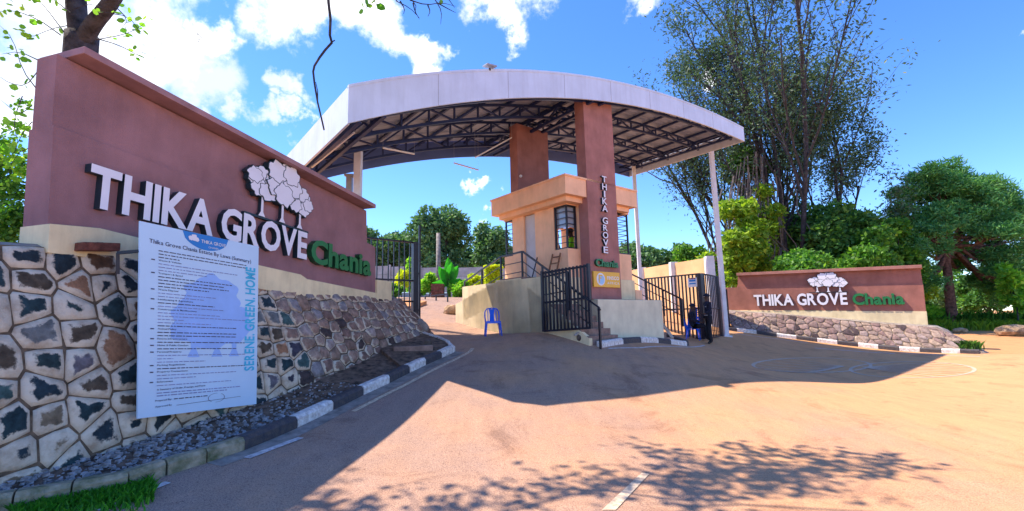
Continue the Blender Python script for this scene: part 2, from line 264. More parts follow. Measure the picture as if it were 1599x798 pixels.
# ------------------------------------------------------------------ mesh helpers
class MB:
    def __init__(s): s.v = []; s.f = []; s.mi = []
    def add(s, vs, fs, mi=0):
        o = len(s.v); s.v += [Vector(v) for v in vs]; s.f += [[i+o for i in f] for f in fs]; s.mi += [mi]*len(fs); return s
    def box(s, x0, x1, y0, y1, z0, z1, mi=0):
        return s.prism([(x0,y0),(x1,y0),(x1,y1),(x0,y1)], z0, z1, mi)
    def prism(s, poly, z0, z1, mi=0):
        n = len(poly); vs = [(x, y, z0) for x, y in poly]+[(x, y, z1) for x, y in poly]
        return s.add(vs, [list(range(n))[::-1], list(range(n, 2*n))]+[[i, (i+1) % n, (i+1) % n+n, i+n] for i in range(n)], mi)
    def slab(s, pts, off, mi=0, side=None):   # polygon of 3d points extruded by a vector
        n = len(pts); off = Vector(off); vs = [Vector(p) for p in pts]+[Vector(p)+off for p in pts]
        s.add(vs, [list(range(n)), list(range(n, 2*n))[::-1]], mi)
        return s.add(vs, [[i, i+n, (i+1) % n+n, (i+1) % n] for i in range(n)], mi if side is None else side)
    def obox(s, p, ax, lx, ay, ly, lz, mi=0): # box from corner p along ax, ay, z
        p = Vector(p); ax = Vector(ax)*lx; ay = Vector(ay)*ly
        return s.slab([p, p+ax, p+ax+ay, p+ay], (0, 0, lz), mi)
    def bar(s, a, b, w, h=None, mi=0):
        a = Vector(a); b = Vector(b); h = h or w; d = (b-a)
        if d.length < 1e-6: return s
        d.normalize(); up = Vector((0, 0, 1)) if abs(d.z) < .95 else RD
        x = d.cross(up).normalized()*w/2; y = x.cross(d).normalized()*h/2
        return s.slab([a-x-y, a+x-y, a+x+y, a-x+y], b-a, mi)
    def tube(s, pts, rad, n=8, mi=0, cap=True):
        pts = [Vector(p) for p in pts]; rs = rad if isinstance(rad, (list, tuple)) else [rad]*len(pts)
        vs = []; up = None
        for i, p in enumerate(pts):
            d = (pts[min(i+1, len(pts)-1)]-pts[max(i-1, 0)]).normalized()
            if up is None: up = Vector((0, 0, 1)) if abs(d.z) < .9 else Vector((1, 0, 0))
            x = d.cross(up).normalized(); y = x.cross(d).normalized(); up = y
            vs += [p+(x*math.cos(t)+y*math.sin(t))*rs[i] for t in [2*math.pi*k/n for k in range(n)]]
        fs = [[i*n+k, i*n+(k+1) % n, (i+1)*n+(k+1) % n, (i+1)*n+k] for i in range(len(pts)-1) for k in range(n)]
        if cap: fs += [list(range(n))[::-1], [(len(pts)-1)*n+k for k in range(n)]]
        return s.add(vs, fs, mi)
    def build(s, name, m, parent=None, smooth=False, bevel=0, recalc=True):
        off = Vector((0, 0, 0))
        if parent is not None:
            q = parent
            while q is not None: off += q.location; q = q.parent
        me = bpy.data.meshes.new(name); me.from_pydata([tuple(v-off) for v in s.v], [], s.f)
        for mm in (m if isinstance(m, (list, tuple)) else [m]): me.materials.append(mm)
        if any(s.mi): me.polygons.foreach_set('material_index', s.mi)
        if recalc or bevel:
            bm = bmesh.new(); bm.from_mesh(me); bmesh.ops.remove_doubles(bm, verts=bm.verts, dist=1e-5); bmesh.ops.recalc_face_normals(bm, faces=bm.faces)
            if bevel: bmesh.ops.bevel(bm, geom=bm.edges, offset=bevel, segments=2, affect='EDGES', profile=.6)
            bm.to_mesh(me); bm.free()
        if smooth: me.shade_smooth()
        o = bpy.data.objects.new(name, me); C.objects.link(o)
        if parent is not None: o.parent = parent
        return o
def tag(o, label=None, cat=None, group=None, kind=None):
    if label: o['label'] = label
    if cat: o['category'] = cat
    if group: o['group'] = group
    if kind: o['kind'] = kind
    return o
def empty(name, loc, label=None, cat=None, group=None, rz=0):
    o = bpy.data.objects.new(name, None); C.objects.link(o); o.location = loc; o.rotation_euler = (0, 0, rz); o.empty_display_size = .2
    return tag(o, label, cat, group)
def local(mb, name, m, parent, **k):                       # mesh given in the parent's own coordinates
    o = mb.build(name, m, None, **k); o.parent = parent; return o
def copy_tree(o, parent=None):
    c = o.copy(); C.objects.link(c)
    if parent is not None: c.parent = parent
    for ch in list(o.children): copy_tree(ch, c)
    return c
def arr_mesh(name, V, Fc, m, parent=None, smooth=False):
    n = Fc.shape[1]; me = bpy.data.meshes.new(name)
    if parent is not None: V = V-np.array(parent.location)
    me.vertices.add(len(V)); me.vertices.foreach_set('co', V.astype(np.float32).ravel())
    me.loops.add(Fc.size); me.loops.foreach_set('vertex_index', Fc.astype(np.int32).ravel())
    me.polygons.add(len(Fc)); me.polygons.foreach_set('loop_start', (np.arange(len(Fc))*n).astype(np.int32))
    me.polygons.foreach_set('loop_total', np.full(len(Fc), n, np.int32))
    me.materials.append(m); me.update(calc_edges=True); me.validate()
    if smooth: me.shade_smooth()
    o = bpy.data.objects.new(name, me); C.objects.link(o)
    if parent is not None: o.parent = parent
    return o
def ico(mb, c, r, seed=0, rough=.25, sub=2, sq=(1,1,1), mi=0):
    bm = bmesh.new(); bmesh.ops.create_icosphere(bm, subdivisions=sub, radius=1); rnd = random.Random(seed)
    vs = [Vector(c)+Vector((v.co.x*sq[0], v.co.y*sq[1], v.co.z*sq[2]))*r*(1+rnd.uniform(-rough, rough)) for v in bm.verts]
    fs = [[v.index for v in f.verts] for f in bm.faces]; bm.free(); mb.add(vs, fs, mi)

# ------------------------------------------------------------------ letters
_gl = {}
def glyph(ch, off=0.0):
    if (ch, off) in _gl: return _gl[(ch, off)]
    cu = bpy.data.curves.new('tmp', 'FONT'); cu.body = ch; cu.size = 1; cu.offset = off; cu.resolution_u = 3; cu.fill_mode = 'FRONT'
    ob = bpy.data.objects.new('tmp', cu); C.objects.link(ob)
    dg = bpy.context.evaluated_depsgraph_get(); me = bpy.data.meshes.new_from_object(ob.evaluated_get(dg))
    bm = bmesh.new(); bm.from_mesh(me); bmesh.ops.remove_doubles(bm, verts=bm.verts, dist=1e-5)
    vs = [(v.co.x, v.co.y) for v in bm.verts]; fs = [[v.index for v in f.verts] for f in bm.faces if True]
    bm.verts.index_update(); fs = [[v.index for v in f.verts] for f in bm.faces]; be = [(e.verts[0].index, e.verts[1].index) for e in bm.edges if len(e.link_faces) == 1]
    bm.free(); bpy.data.objects.remove(ob); bpy.data.curves.remove(cu); bpy.data.meshes.remove(me)
    xs = [v[0] for v in vs] or [0]; r = (vs, fs, be, min(xs), max(xs)); _gl[(ch, off)] = r; return r
CAPH = max(v[1] for v in glyph('H')[0])
def layout(text, off=0.0, gap=.09, space=.28):
    x = 0; out = []
    for ch in text:
        if ch == ' ': x += space; continue
        if out: x -= {'KA': .07, 'OV': .03, 'VE': .0, 'FR': .0}.get(out[-1][0]+ch, 0) if text[text.index(out[-1][0])+1:text.index(out[-1][0])+2] == ch else 0
        g = glyph(ch, off); out.append((ch, g, x-g[3])); x += g[4]-g[3]+gap
    return out, x-gap
def put_text(text, P, ex, ey, nrm, width, height, depth, mats, parent, name='letter', off=0.0, gap=.09, each=True, space=.28, slab=False):
    """letters on a plane: P lower left, ex along the line, ey up; width/height in metres (cap height); depth = thickness"""
    P = Vector(P); ex = Vector(ex); ey = Vector(ey); nrm = Vector(nrm)
    lay, w = layout(text, off, gap, space); sx = width/w; sy = height/CAPH; allmb = MB()
    for ch, g, x0 in lay:
        mb = MB() if each else allmb; vs = list(g[0]); n = len(vs)
        tr = lambda v, h: P+ex*((v[0]+x0)*sx)+ey*(v[1]*sy)+nrm*h
        mb.add([tr(v, depth) for v in vs], [f for f in g[1]], 0)
        if depth > .004:
            mb.add([tr(v, 0) for v in vs]+[tr(v, depth) for v in vs], [[a, b, b+n, a+n] for a, b in g[2]], 1)
        if each: mb.build(name, mats, parent, recalc=False)
    if not each: return tag(allmb.build(name, mats, parent, recalc=False), kind='stuff')

# ------------------------------------------------------------------ stone facing (cells of a Voronoi diagram, each a stone of its own)
JIT = [1.15]
def voronoi(seeds, x0, x1, y0, y1):
    cells = []
    A = np.array(seeds)
    for i, p in enumerate(A):
        poly = [(x0, y0), (x1, y0), (x1, y1), (x0, y1)]
        d2 = ((A-p)**2).sum(1)
        for j in np.argsort(d2)[1:22]:
            q = A[j]; mx, my = (p+q)/2; nx, ny = q-p; new = []
            for k in range(len(poly)):
                a = poly[k]; b = poly[(k+1) % len(poly)]
                da = (a[0]-mx)*nx+(a[1]-my)*ny; db = (b[0]-mx)*nx+(b[1]-my)*ny
                if da <= 0: new.append(a)
                if (da < 0) != (db < 0) and abs(da-db) > 1e-12:
                    t = da/(da-db); new.append((a[0]+(b[0]-a[0])*t, a[1]+(b[1]-a[1])*t))
            poly = new
            if len(poly) < 3: break
        cells.append(poly)
    return cells
def stone_cells(surf, slen, hgt, cell, parent, look, joint=.004, seed=1, pillow=.02):
    """surf(s,t)->(point, normal); s in metres, t 0..1; cell(s)->(w,h) size of stones; look(s,t,rnd)->(r,g,b,mortar)"""
    rnd = random.Random(seed); seeds = []; y = 0
    row = 0; 
    wv, hv = cell(slen*.3)
    s = 0; cols = []
    # rows of jittered seeds, sizes varying along the wall
    while s < slen:
        w, h = cell(s); nrow = max(2, round(hgt(s)/h)); sh = rnd.random()
        for k in range(nrow):
            seeds.append((s+w*(.5+rnd.uniform(-.20, .20)*JIT[0]), (k+.5+rnd.uniform(-.15, .15)*JIT[0]+(sh-.5)*.35)/nrow))
        s += w
    HS = hgt(slen*.4)
    seeds = [q for q in seeds if rnd.random() > .05]
    seeds = [(min(max(a, 0.02), slen-.02), min(max(b, .02), .98)*HS) for a, b in seeds]
    cells = voronoi(seeds, 0, slen, 0, HS)
    for poly in cells:
        if len(poly) < 3: continue
        cx = sum(p[0] for p in poly)/len(poly); cy = sum(p[1] for p in poly)/len(poly)
        # resample outline
        pts = []
        for k in range(len(poly)):
            a = Vector(poly[k]); b = Vector(poly[(k+1) % len(poly)]); L = (b-a).length; m = max(1, min(3, int(L/.11)))
            if L < .015: continue
            for q in range(m): pts.append(a+(b-a)*(q/m))
        if len(pts) < 4: continue
        # soften corners
        pts = [(pts[i-1]+pts[i]*9+pts[(i+1) % len(pts)])/11 for i in range(len(pts))]
        c = Vector((cx, cy)); rad = sum((p-c).length for p in pts)/len(pts)
        if rad < .04: continue
        def W(p, h):
            P_, N_ = surf(p.x, p.y/HS); return P_+N_*h
        rings = []
        wob = [rnd.uniform(.8, 1.15) for _ in pts]; ph = pillow*rnd.uniform(.5, 1.5)
        for (ins, hh, rim) in ((joint, -.006, 1.0), (joint+.007, .006+ph*.25, .96), (rad*.38, .012+ph*1.1, .60)):
            rg = []
            for p, wo in zip(pts, wob):
                d = (p-c); l = max(d.length, 1e-5); q = c+d*max(.12, (l-ins*(wo if hh > 0.009 else 1))/l); rg.append((W(q, hh*(wo if hh > .009 else 1)), rim))
            rings.append(rg)
        n = len(pts); vs = [v for rg in rings for v in rg]; vs.append((W(c, .012+ph), .05))
        fs = []
        for r_ in range(2):
            fs += [[r_*n+k, r_*n+(k+1) % n, (r_+1)*n+(k+1) % n, (r_+1)*n+k] for k in range(n)]
        fs += [[2*n+k, 2*n+(k+1) % n, 3*n] for k in range(n)]
        off = Vector(parent.location); ctr = vs[-1][0]
        me = bpy.data.meshes.new('stone'); me.from_pydata([tuple(v-ctr) for v, _ in vs], [], fs)
        at_ = me.attributes.new('rim', 'FLOAT', 'POINT'); at_.data.foreach_set('value', [r_ for _, r_ in vs])
        me.materials.append(M['stone']); me.shade_smooth()
        o = bpy.data.objects.new('stone', me); C.objects.link(o); o.parent = parent; o.location = ctr-off
        o.color = look(cx, cy/HS, rnd)

def pline(pts):
    """arc-length interpolator over 3d points"""
    pts = [Vector(p) for p in pts]; L = [0]
    for a, b in zip(pts, pts[1:]): L.append(L[-1]+(b-a).length)
    def f(s):
        s = max(0, min(L[-1], s))
        for i in range(len(pts)-1):
            if s <= L[i+1] or i == len(pts)-2:
                t = (s-L[i])/max(1e-6, L[i+1]-L[i]); return pts[i].lerp(pts[i+1], t)
    return f, L[-1]
def smoothpts(pts, it=2):
    for _ in range(it):
        q = [pts[0]]
        for a, b in zip(pts, pts[1:]): q += [Vector(a).lerp(Vector(b), .25), Vector(a).lerp(Vector(b), .75)]
        pts = q+[pts[-1]]
    return pts
# ------------------------------------------------------------------ gatehouse frame: a along the front, b towards the back
O = at(882, 271, 12.37); OX = Vector((O.x, O.y, 0))
def AB(a, b, z=0): p = OX+RD*a+LD*b; return Vector((p.x, p.y, z))
_Mi = Matrix(((RD.x, LD.x), (RD.y, LD.y))).inverted()
def ab(P): q = _Mi @ Vector((P.x-O.x, P.y-O.y)); return q.x, q.y
def fb(px, py, b): q = AB(0, b); return pl(px, py, (q.x-1.266*q.y, 1.266))
def fa(px, py, a): q = AB(a, 0); return pl(px, py, (q.x+.79*q.y, -.79))
def atz(px, py, z): d = ray(px, py); return CAM+d*((z-CAM.z)/d.z)
# ------------------------------------------------------------------ ground sheets
def axis(a, b, fine0, fine1, s): 
    out = []; x = fine0
    while x < fine1: out.append(x); x += s
    st = s; x = fine1
    while x < b: out.append(x); st *= 1.25; x += st
    out.append(b); st = s; x = fine0-s; 
    while x > a: out.insert(0, x); st *= 1.25; x -= st
    out.insert(0, a); return np.array(out)
def sheet(name, X, Y, Z, m, kind='structure'):
    ny, nx = X.shape; V = np.stack([X, Y, Z], -1).reshape(-1, 3); i = np.arange(ny*nx).reshape(ny, nx)
    Fc = np.stack([i[:-1,:-1], i[:-1,1:], i[1:,1:], i[1:,:-1]], -1).reshape(-1, 4)
    o = arr_mesh(name, V, Fc, m, smooth=True); o['kind'] = kind; return o
xs = axis(-700, 700, -14, 26, .5); ys = axis(-700, 900, -6, 42, .5)
X, Y = np.meshgrid(xs, ys); Z = Gv(X, Y)-.012
sheet('ground', X, Y, Z, M['earth'])
# left kerb line (road side, at road level)
KL = [gnd(*p) for p in [(18,798),(110,781),(200,763),(260,743),(322,723),(382,703),(465,668),(521,640),(568,617),(609,598),(640,582),(665,570),(690,559),(711,549)]]
ext = [on(KL[0].x-(KL[3].x-KL[0].x)*k*1.0, KL[0].y-(KL[3].y-KL[0].y)*k*1.0) for k in (8, 6, 4, 2, 1)]
KLx = [(p.y, p.x) for p in ext+KL]; KLx.sort()
ky = [a for a, _ in KLx]; kx = [b for _, b in KLx]
GL = ab(Vector((-2.9, 14.2, 0)))
def road_l(y):
    if y <= KL[-1].y: return float(np.interp(y, ky, kx))-.02
    # beyond the kerb nose the drive widens behind the stone wall and runs up into the estate
    return float(np.interp(y, [KL[-1].y, KL[-1].y+.5, 12.6, 14.2, 20, 30, 40], [KL[-1].x-.02, KL[-1].x-.5, -2.6, -3.6, -8.5, -13.5, -19]))
KRp = [gnd(*p) for p in [(1135,515.5),(1151,517.5),(1182,521),(1213,525.5),(1244,529.5),(1276,533.5),(1308,537.5),(1340,541),(1372,544.5),(1404,547.5),(1437,549.5),(1470,551),(1500,552),(1530,553)]]
def road_r(y):
    return float(np.interp(y, [-12, 10, 14.5, KRp[-1].y, KRp[0].y, 24, 30, 40], [24, 22, 19, KRp[-1].x+.3, KRp[0].x+.1, 7.0, 3, -4]))
yy = np.concatenate([np.arange(-12, 2, .5), np.arange(2, 24, .2), np.arange(24, 40.1, .5)])
X = np.array([np.linspace(road_l(y), road_r(y), 90) for y in yy]); Y = np.repeat(yy[:,None], 90, 1)
sheet('road', X, Y, Gv(X, Y), M['road'])
def strip(name, pts, w, m, h=.004, closed=False, parent=None):
    """painted line on the road: pts on the ground, width w"""
    P = [Vector(p) for p in pts]; Q = []
    for i in range(len(P)-1):
        n = max(1, int((P[i+1]-P[i]).length/.25)); Q += [P[i].lerp(P[i+1], k/n) for k in range(n)]
    Q.append(P[-1]); mb = MB(); L_ = []; R_ = []
    for i, p in enumerate(Q):
        d = (Q[min(i+1, len(Q)-1)]-Q[max(i-1, 0)]); d.z = 0; d.normalize(); n = Vector((-d.y, d.x, 0))*w/2
        for s_, a in ((1, L_), (-1, R_)): q = p+n*s_; a.append(Vector((q.x, q.y, G(q.x, q.y)+h)))
    n = len(Q); mb.add(L_+R_, [[i, i+1, n+i+1, n+i] for i in range(n-1)])
    return mb.build(name, m, parent, recalc=False)
def offs(pts, d):
    out = []
    for i, p in enumerate(pts):
        t = (pts[min(i+1, len(pts)-1)]-pts[max(i-1, 0)]); t.z = 0; t.normalize(); q = p+Vector((t.y, -t.x, 0))*d; out.append(on(q.x, q.y))
    return out
gut = strip('kerb_gutter', offs(KL[4:], .13), .24, M['concrete'], .004); gut['kind'] = 'structure'
tag(strip('edge_line', offs(KL[7:]+[on(KL[-1].x+.03, KL[-1].y+.25)], .36), .09, M['road_paint'], .008), kind='structure')
tag(strip('edge_line', [gnd(*p) for p in [(385,716),(430,699),(470,684)]], .10, M['road_paint_w'], .008), kind='structure')
tag(strip('edge_line', [gnd(*p) for p in [(150,797),(215,773),(262,754)]], .09, M['road_paint_w'], .008), kind='structure')
dq = [gnd(*p) for p in [(1002,739),(1014,741),(962,797),(940,797)]]
tag(MB().add([Vector((p.x, p.y, G(p.x, p.y)+.006)) for p in dq], [[3, 2, 1, 0]]).build('lane_dash', M['road_paint'], recalc=False), kind='structure')
tag(strip('edge_line', [gnd(*p) for p in [(1272,543.5),(1330,548),(1398,552.5)]], .10, M['road_paint_w'], .006), kind='structure')
tag(strip('edge_line', [gnd(*p) for p in [(1150,521),(1213,529),(1262,535.5)]], .07, M['road_paint_w'], .006), kind='structure')
tag(strip('edge_line', [gnd(*p) for p in [(1404,551),(1470,555),(1530,557)]], .07, M['road_paint_w'], .006), kind='structure')
tag(strip('edge_line', [gnd(*p) for p in [(950,544.5),(1000,543.5),(1060,542),(1100,539.5)]], .07, M['road_paint_w'], .006), kind='structure')
# the faded pair of leaves painted on the road
EL = []
def ell(cx, cy, rx, ry, n=40): return [gnd(cx+rx*math.cos(2*math.pi*k/n), cy+ry*math.sin(2*math.pi*k/n)) for k in range(n+1)]
for c in ((1268,570.5,92,11.5), (1425,577.5,97,12.5)): strip_o = strip('leaf_emblem_line', ell(*c), .085, M['road_paint_f'], .006); strip_o['kind'] = 'structure'; EL.append(strip_o)
for k in range(9):
    a = math.pi*(.62+.76*k/8); q = (1268+90*math.cos(a), 570.5+11.3*math.sin(a))
    tag(strip('leaf_emblem_rib', [gnd(1318,572.5), gnd(*q)], .05, M['road_paint_f'], .014), kind='structure')
    a = math.pi*(-.38+.76*k/8); q = (1425+95*math.cos(a), 577.5+12.3*math.sin(a))
    tag(strip('leaf_emblem_rib', [gnd(1346,574), gnd(*q)], .05, M['road_paint_f'], .014), kind='structure')


# ------------------------------------------------------------------ kerbs
def kerb(name, pts, cols, label, w=.15, h=.15, side=1):
    root = empty(name, tuple(pts[0])); root['kind'] = 'structure'; root['label'] = label
    for i in range(len(pts)-1):
        a, b = Vector(pts[i]), Vector(pts[i+1]); d = b-a; d2 = Vector((d.x, d.y, 0)).normalized(); n = Vector((-d2.y, d2.x, 0))*side
        g = d.normalized()*.008; a = a+g; b = b-g; L = (b-a).length; k = 3
        j = random.uniform(-.008, .008)
        mb = MB(); prof = [(0, -.05), (0, h*.72), (.035, h), (w, h), (w, -.05)]
        vs = []
        for q in range(k+1):
            p = a.lerp(b, q/k)
            for (o_, z_) in prof: vs.append(p+n*(o_+j+random.uniform(-.003, .003))+Vector((0, 0, z_+random.uniform(-.004, .004) if z_ > 0 else z_)))
        m_ = len(prof); fs = [[q*m_+r, (q+1)*m_+r, (q+1)*m_+(r+1) % m_, q*m_+(r+1) % m_] for q in range(k) for r in range(m_)]
        fs += [list(range(m_)), [k*m_+r for r in range(m_)][::-1]]
        mb.add(vs, fs); mb.build('kerb_stone', M[cols[i]], root)
    return root
kcol = ['kplain']*5+['kblack','kwhite','kblack','kwhite','kblack','kwhite','kblack','kwhite']
kerb('kerb', KL, kcol, 'kerb of plain then black and white stones along the left stone wall')
pre = [on(KL[0].x-(KL[2].x-KL[0].x)*k*.9, KL[0].y-(KL[2].y-KL[0].y)*k*.9) for k in (5, 4, 3, 2, 1, 0)]
kerb('kerb', pre, ['kplain']*5, 'mossy plain kerb stones running back beside the camera')
nose = [KL[-1], gnd(703,541), gnd(685,534), gnd(664,527), on(-2.6, 13.9)]
kerb('kerb', nose, ['kwhite','kwhite','kwhite','kblack'], 'thin pale kerb turning back behind the end of the left stone wall', w=.12)
cw = ['kblack','kblack']; col = 'kwhite'
for i in range(12): cw.append(['kwhite','kblack'][i % 2])
kerb('kerb', KRp, cw[1:], 'black and white kerb at the foot of the right stone wall')
kf = [AB(-.30, -1.28), AB(.62, -1.16), AB(1.55, -1.0), AB(2.5, -.86), AB(3.25, -.74), AB(4.35, -.56), AB(5.0, -.2), AB(5.9, 1.2)]
kf = [on(p.x, p.y) for p in kf]
kerb('kerb', kf, ['kwhite','kblack','kwhite','kblack','kwhite','kblack','kblack'], 'worn black and white kerb in front of the gatehouse')

# ------------------------------------------------------------------ left stone retaining wall
e_ = Vector((.287, .958, 0)); b_ = Vector((-.958, .287, 0))
tops = [pl(px, py, (-6.80, .3)) for px, py in [(-160,376),(-60,379),(0,382),(75,386),(150,391),(220,402),(300,420),(400,441),(500,453),(600,463),(622,466)]]
footx = lambda y: -6.13+.3*y+.20*max(0, min(1, (y-7.5)/3.5))
baseL = [Vector((footx(p.y), p.y, 0)) for p in tops]
baseL = [Vector((p.x, p.y, G(p.x, p.y)-.10)) for p in baseL]
E0 = tops[-1].copy(); B0 = baseL[-1].copy(); B0 = Vector((footx(E0.y+.15), E0.y+.15, 0)); baseL[-1] = B0; B0.z = G(B0.x, B0.y)-.1
tops2 = list(tops); base2 = list(baseL)
for k in range(1, 7):
    a = R(15*k); q = E0+e_*.22*math.sin(a)+b_*.35*(1-math.cos(a)); tops2.append(q-Vector((0, 0, .05*math.sin(a))))
    q = B0+e_*.62*math.sin(a)+b_*.75*(1-math.cos(a)); base2.append(Vector((q.x, q.y, G(q.x, q.y)-.1)))
for k in (1, 2):
    tops2.append(tops2[6+10]+b_*.7*k); q = base2[16]+b_*.7*k; base2.append(Vector((q.x, q.y, G(q.x, q.y)-.1)))
def stone_wall(name, label, tops2, base2, cell, look, seed, backpts=None, bulge=.06, pillow=.02, nrm_ref=None):
    n = len(tops2); mid = [(a+b)/2 for a, b in zip(tops2, base2)]; L = [0]
    for a, b in zip(mid, mid[1:]): L.append(L[-1]+(b-a).length)
    tot = L[-1]; T_ = np.array([tuple(p) for p in tops2]); B_ = np.array([tuple(p) for p in base2]); La = np.array(L)
    def P(s, t):
        s = min(max(s, 0), tot); a = Vector([np.interp(s, La, B_[:,k]) for k in range(3)]); b = Vector([np.interp(s, La, T_[:,k]) for k in range(3)])
        return a, b, a.lerp(b, t)
    def surf(s, t):
        a, b, p = P(s, t); _, _, p1 = P(s-.25, t); _, _, p2 = P(s+.25, t); N_ = (p2-p1).cross(b-a).normalized()
        if N_.dot(CAM-p) < 0 and False: N_ = -N_
        und = math.sin(s*1.7+t*3)*.015+math.sin(s*.6+1)*.02
        return p+N_*(bulge*math.sin(math.pi*min(1, max(0, t)))+und), N_
    root = empty(name, tuple(on(base2[2].x, base2[2].y)), label, 'stone wall')
    NS, NT = int(tot/.2)+2, 10; vs = []; fs = []
    for i in range(NS):
        for j in range(NT+1):
            p, N_ = surf(tot*i/(NS-1), j/NT); vs.append(p-N_*.004)
    w = NT+1; fs = [[i*w+j, (i+1)*w+j, (i+1)*w+j+1, i*w+j+1] for i in range(NS-1) for j in range(NT)]
    MB().add(vs, fs).build('mortar_bed', M['mortar'], root, smooth=True, recalc=False)
    stone_cells(surf, tot, lambda s: (P(s, 0)[1]-P(s, 0)[0]).length, cell, root, look, seed=seed, pillow=pillow)
    return root, surf, tot
PAL = [(.025,.05,.055),(.02,.045,.055),(.05,.10,.10),(.018,.032,.042),(.05,.05,.075),(.14,.13,.15),(.11,.06,.035),(.30,.16,.09),(.09,.07,.05),(.02,.04,.055),(.16,.17,.17),(.19,.15,.10)]
PAL2 = [(.25,.17,.13),(.30,.20,.155),(.22,.145,.115),(.34,.25,.20),(.27,.20,.17),(.19,.12,.10),(.32,.26,.24),(.06,.045,.045),(.24,.22,.23),(.28,.19,.15)]
def lookL(s, t, rnd):
    k = max(0, min(1, (s-3.9)/.8)); c = rnd.choice(PAL if rnd.random() > k else PAL2)
    m_ = rnd.uniform(.38, .56)*(1-k)+rnd.uniform(.0, .34)*k
    if rnd.random() < .16*(1-k): m_ = .75
    return (*c, m_)
def cellL(s): k = max(0, min(1, (s-3.6)/1.5)); return (.36*(1-k)+.27*k, .29*(1-k)+.23*k)
swl, surfL, totL = stone_wall('stone_retaining_wall', 'tall rubble stone wall with dark patches under the large left sign', tops2, base2, cellL, lookL, 5, pillow=.022)
# shelf behind the stones, carrying the plinth
sh = []; back = [p+b_*1.0+Vector((0, 0, .06)) for p in tops2]
vs = []; n = len(tops2)
for p, q in zip(tops2, back): vs += [p+Vector((0,0,-.01)), p.lerp(q, .12)+Vector((0,0,.035)), q]
MB().add(vs, [[i*3+j, i*3+j+1, (i+1)*3+j+1, (i+1)*3+j] for i in range(n-1) for j in range(2)]).build('mortar_top', M['concrete'], swl, smooth=True, recalc=False)

# ------------------------------------------------------------------ left sign wall
RW = (-6.80, .3); nL = Vector((.958, -.287, 0)); dn = Vector((0, 0, -1))
def onp(P, lst): return [pl(x, y, P) for x, y in lst]
sgl = empty('sign_wall', tuple(on(-5.4, 5.4)), 'large purple brown sign wall with white letters on the left stone wall', 'sign wall')
up = onp(RW, [(89,84),(572,329),(573,380),(81,196)])
MB().slab(up, b_*.34).build('upper_panel', M['mauve'], sgl)
lowp = [p+nL*.035 for p in onp(RW, [(80.5,196),(573,380),(584,386),(585,470),(404,440),(300,405),(70,372)])]
MB().slab(lowp, b_*.42).build('lower_panel', M['mauve'], sgl)
# end frame on the near side, full height
A = pl(131, 82.5, (-6.50, .3)); B = pl(587, 325, (-6.50, .3)); th = Vector((0, 0, .088))
MB().slab([A, B, B+b_*.78, A+b_*.78], th).build('coping', M['mauve_dark'], sgl, bevel=.008)
crm = [p+nL*.07 for p in onp(RW, [(71,350),(150,357),(220,374),(300,391),(404,415.5),(465,429),(475,436),(585,458),(585,480),(404,452),(220,412),(68,395)])]
MB().slab(crm, b_*.5).build('plinth', M['cream'], sgl, bevel=.004)
cb = onp(RW, [(584,437),(607,440),(607,475),(584,475)])
MB().slab([p+nL*.09 for p in cb], b_*.5).build('plinth_block', M['cream'], sgl, bevel=.01)
def sign_text(Pn, T0, B0, T1, B1, C0, C1, nrm, depth, root, proud):
    """THIKA GROVE from (T0 top, B0 bottom) to (T1, B1); then Chania from C0 to C1; all pixels on plane Pn"""
    Pn = shift(Pn, nrm.x*(proud+depth), nrm.y*(proud+depth)); proud = -depth
    t0, b0, t1, b1 = [pl(*q, Pn)+nrm*proud for q in (T0, B0, T1, B1)]
    ex = (b1-b0); w = ex.length; ex.normalize(); ey = Vector((0, 0, 1)); h = ((t0-b0).z+(t1-b1).z)/2
    put_text('THIKA GROVE', b0, ex, ey, nrm, w, h, depth, [M['letter'], M['lside']], root, off=.030, gap=.055, space=.20)
    c0 = pl(*C0, Pn)+nrm*proud; c1 = pl(*C1, Pn)+nrm*proud; ex2 = (c1-c0); w2 = ex2.length; ex2.normalize()
    put_text('Chania', c0, ex2, ey, nrm, w2, h*.92, depth*1.1, [M['green'], M['gside']], root, off=.034, gap=.035)
    return ex, h
exL, hL = sign_text(RW, (137,255.7), (137,318), (479,365.6), (479,404), (485,408), (579,430), nL, .11, sgl, .036)

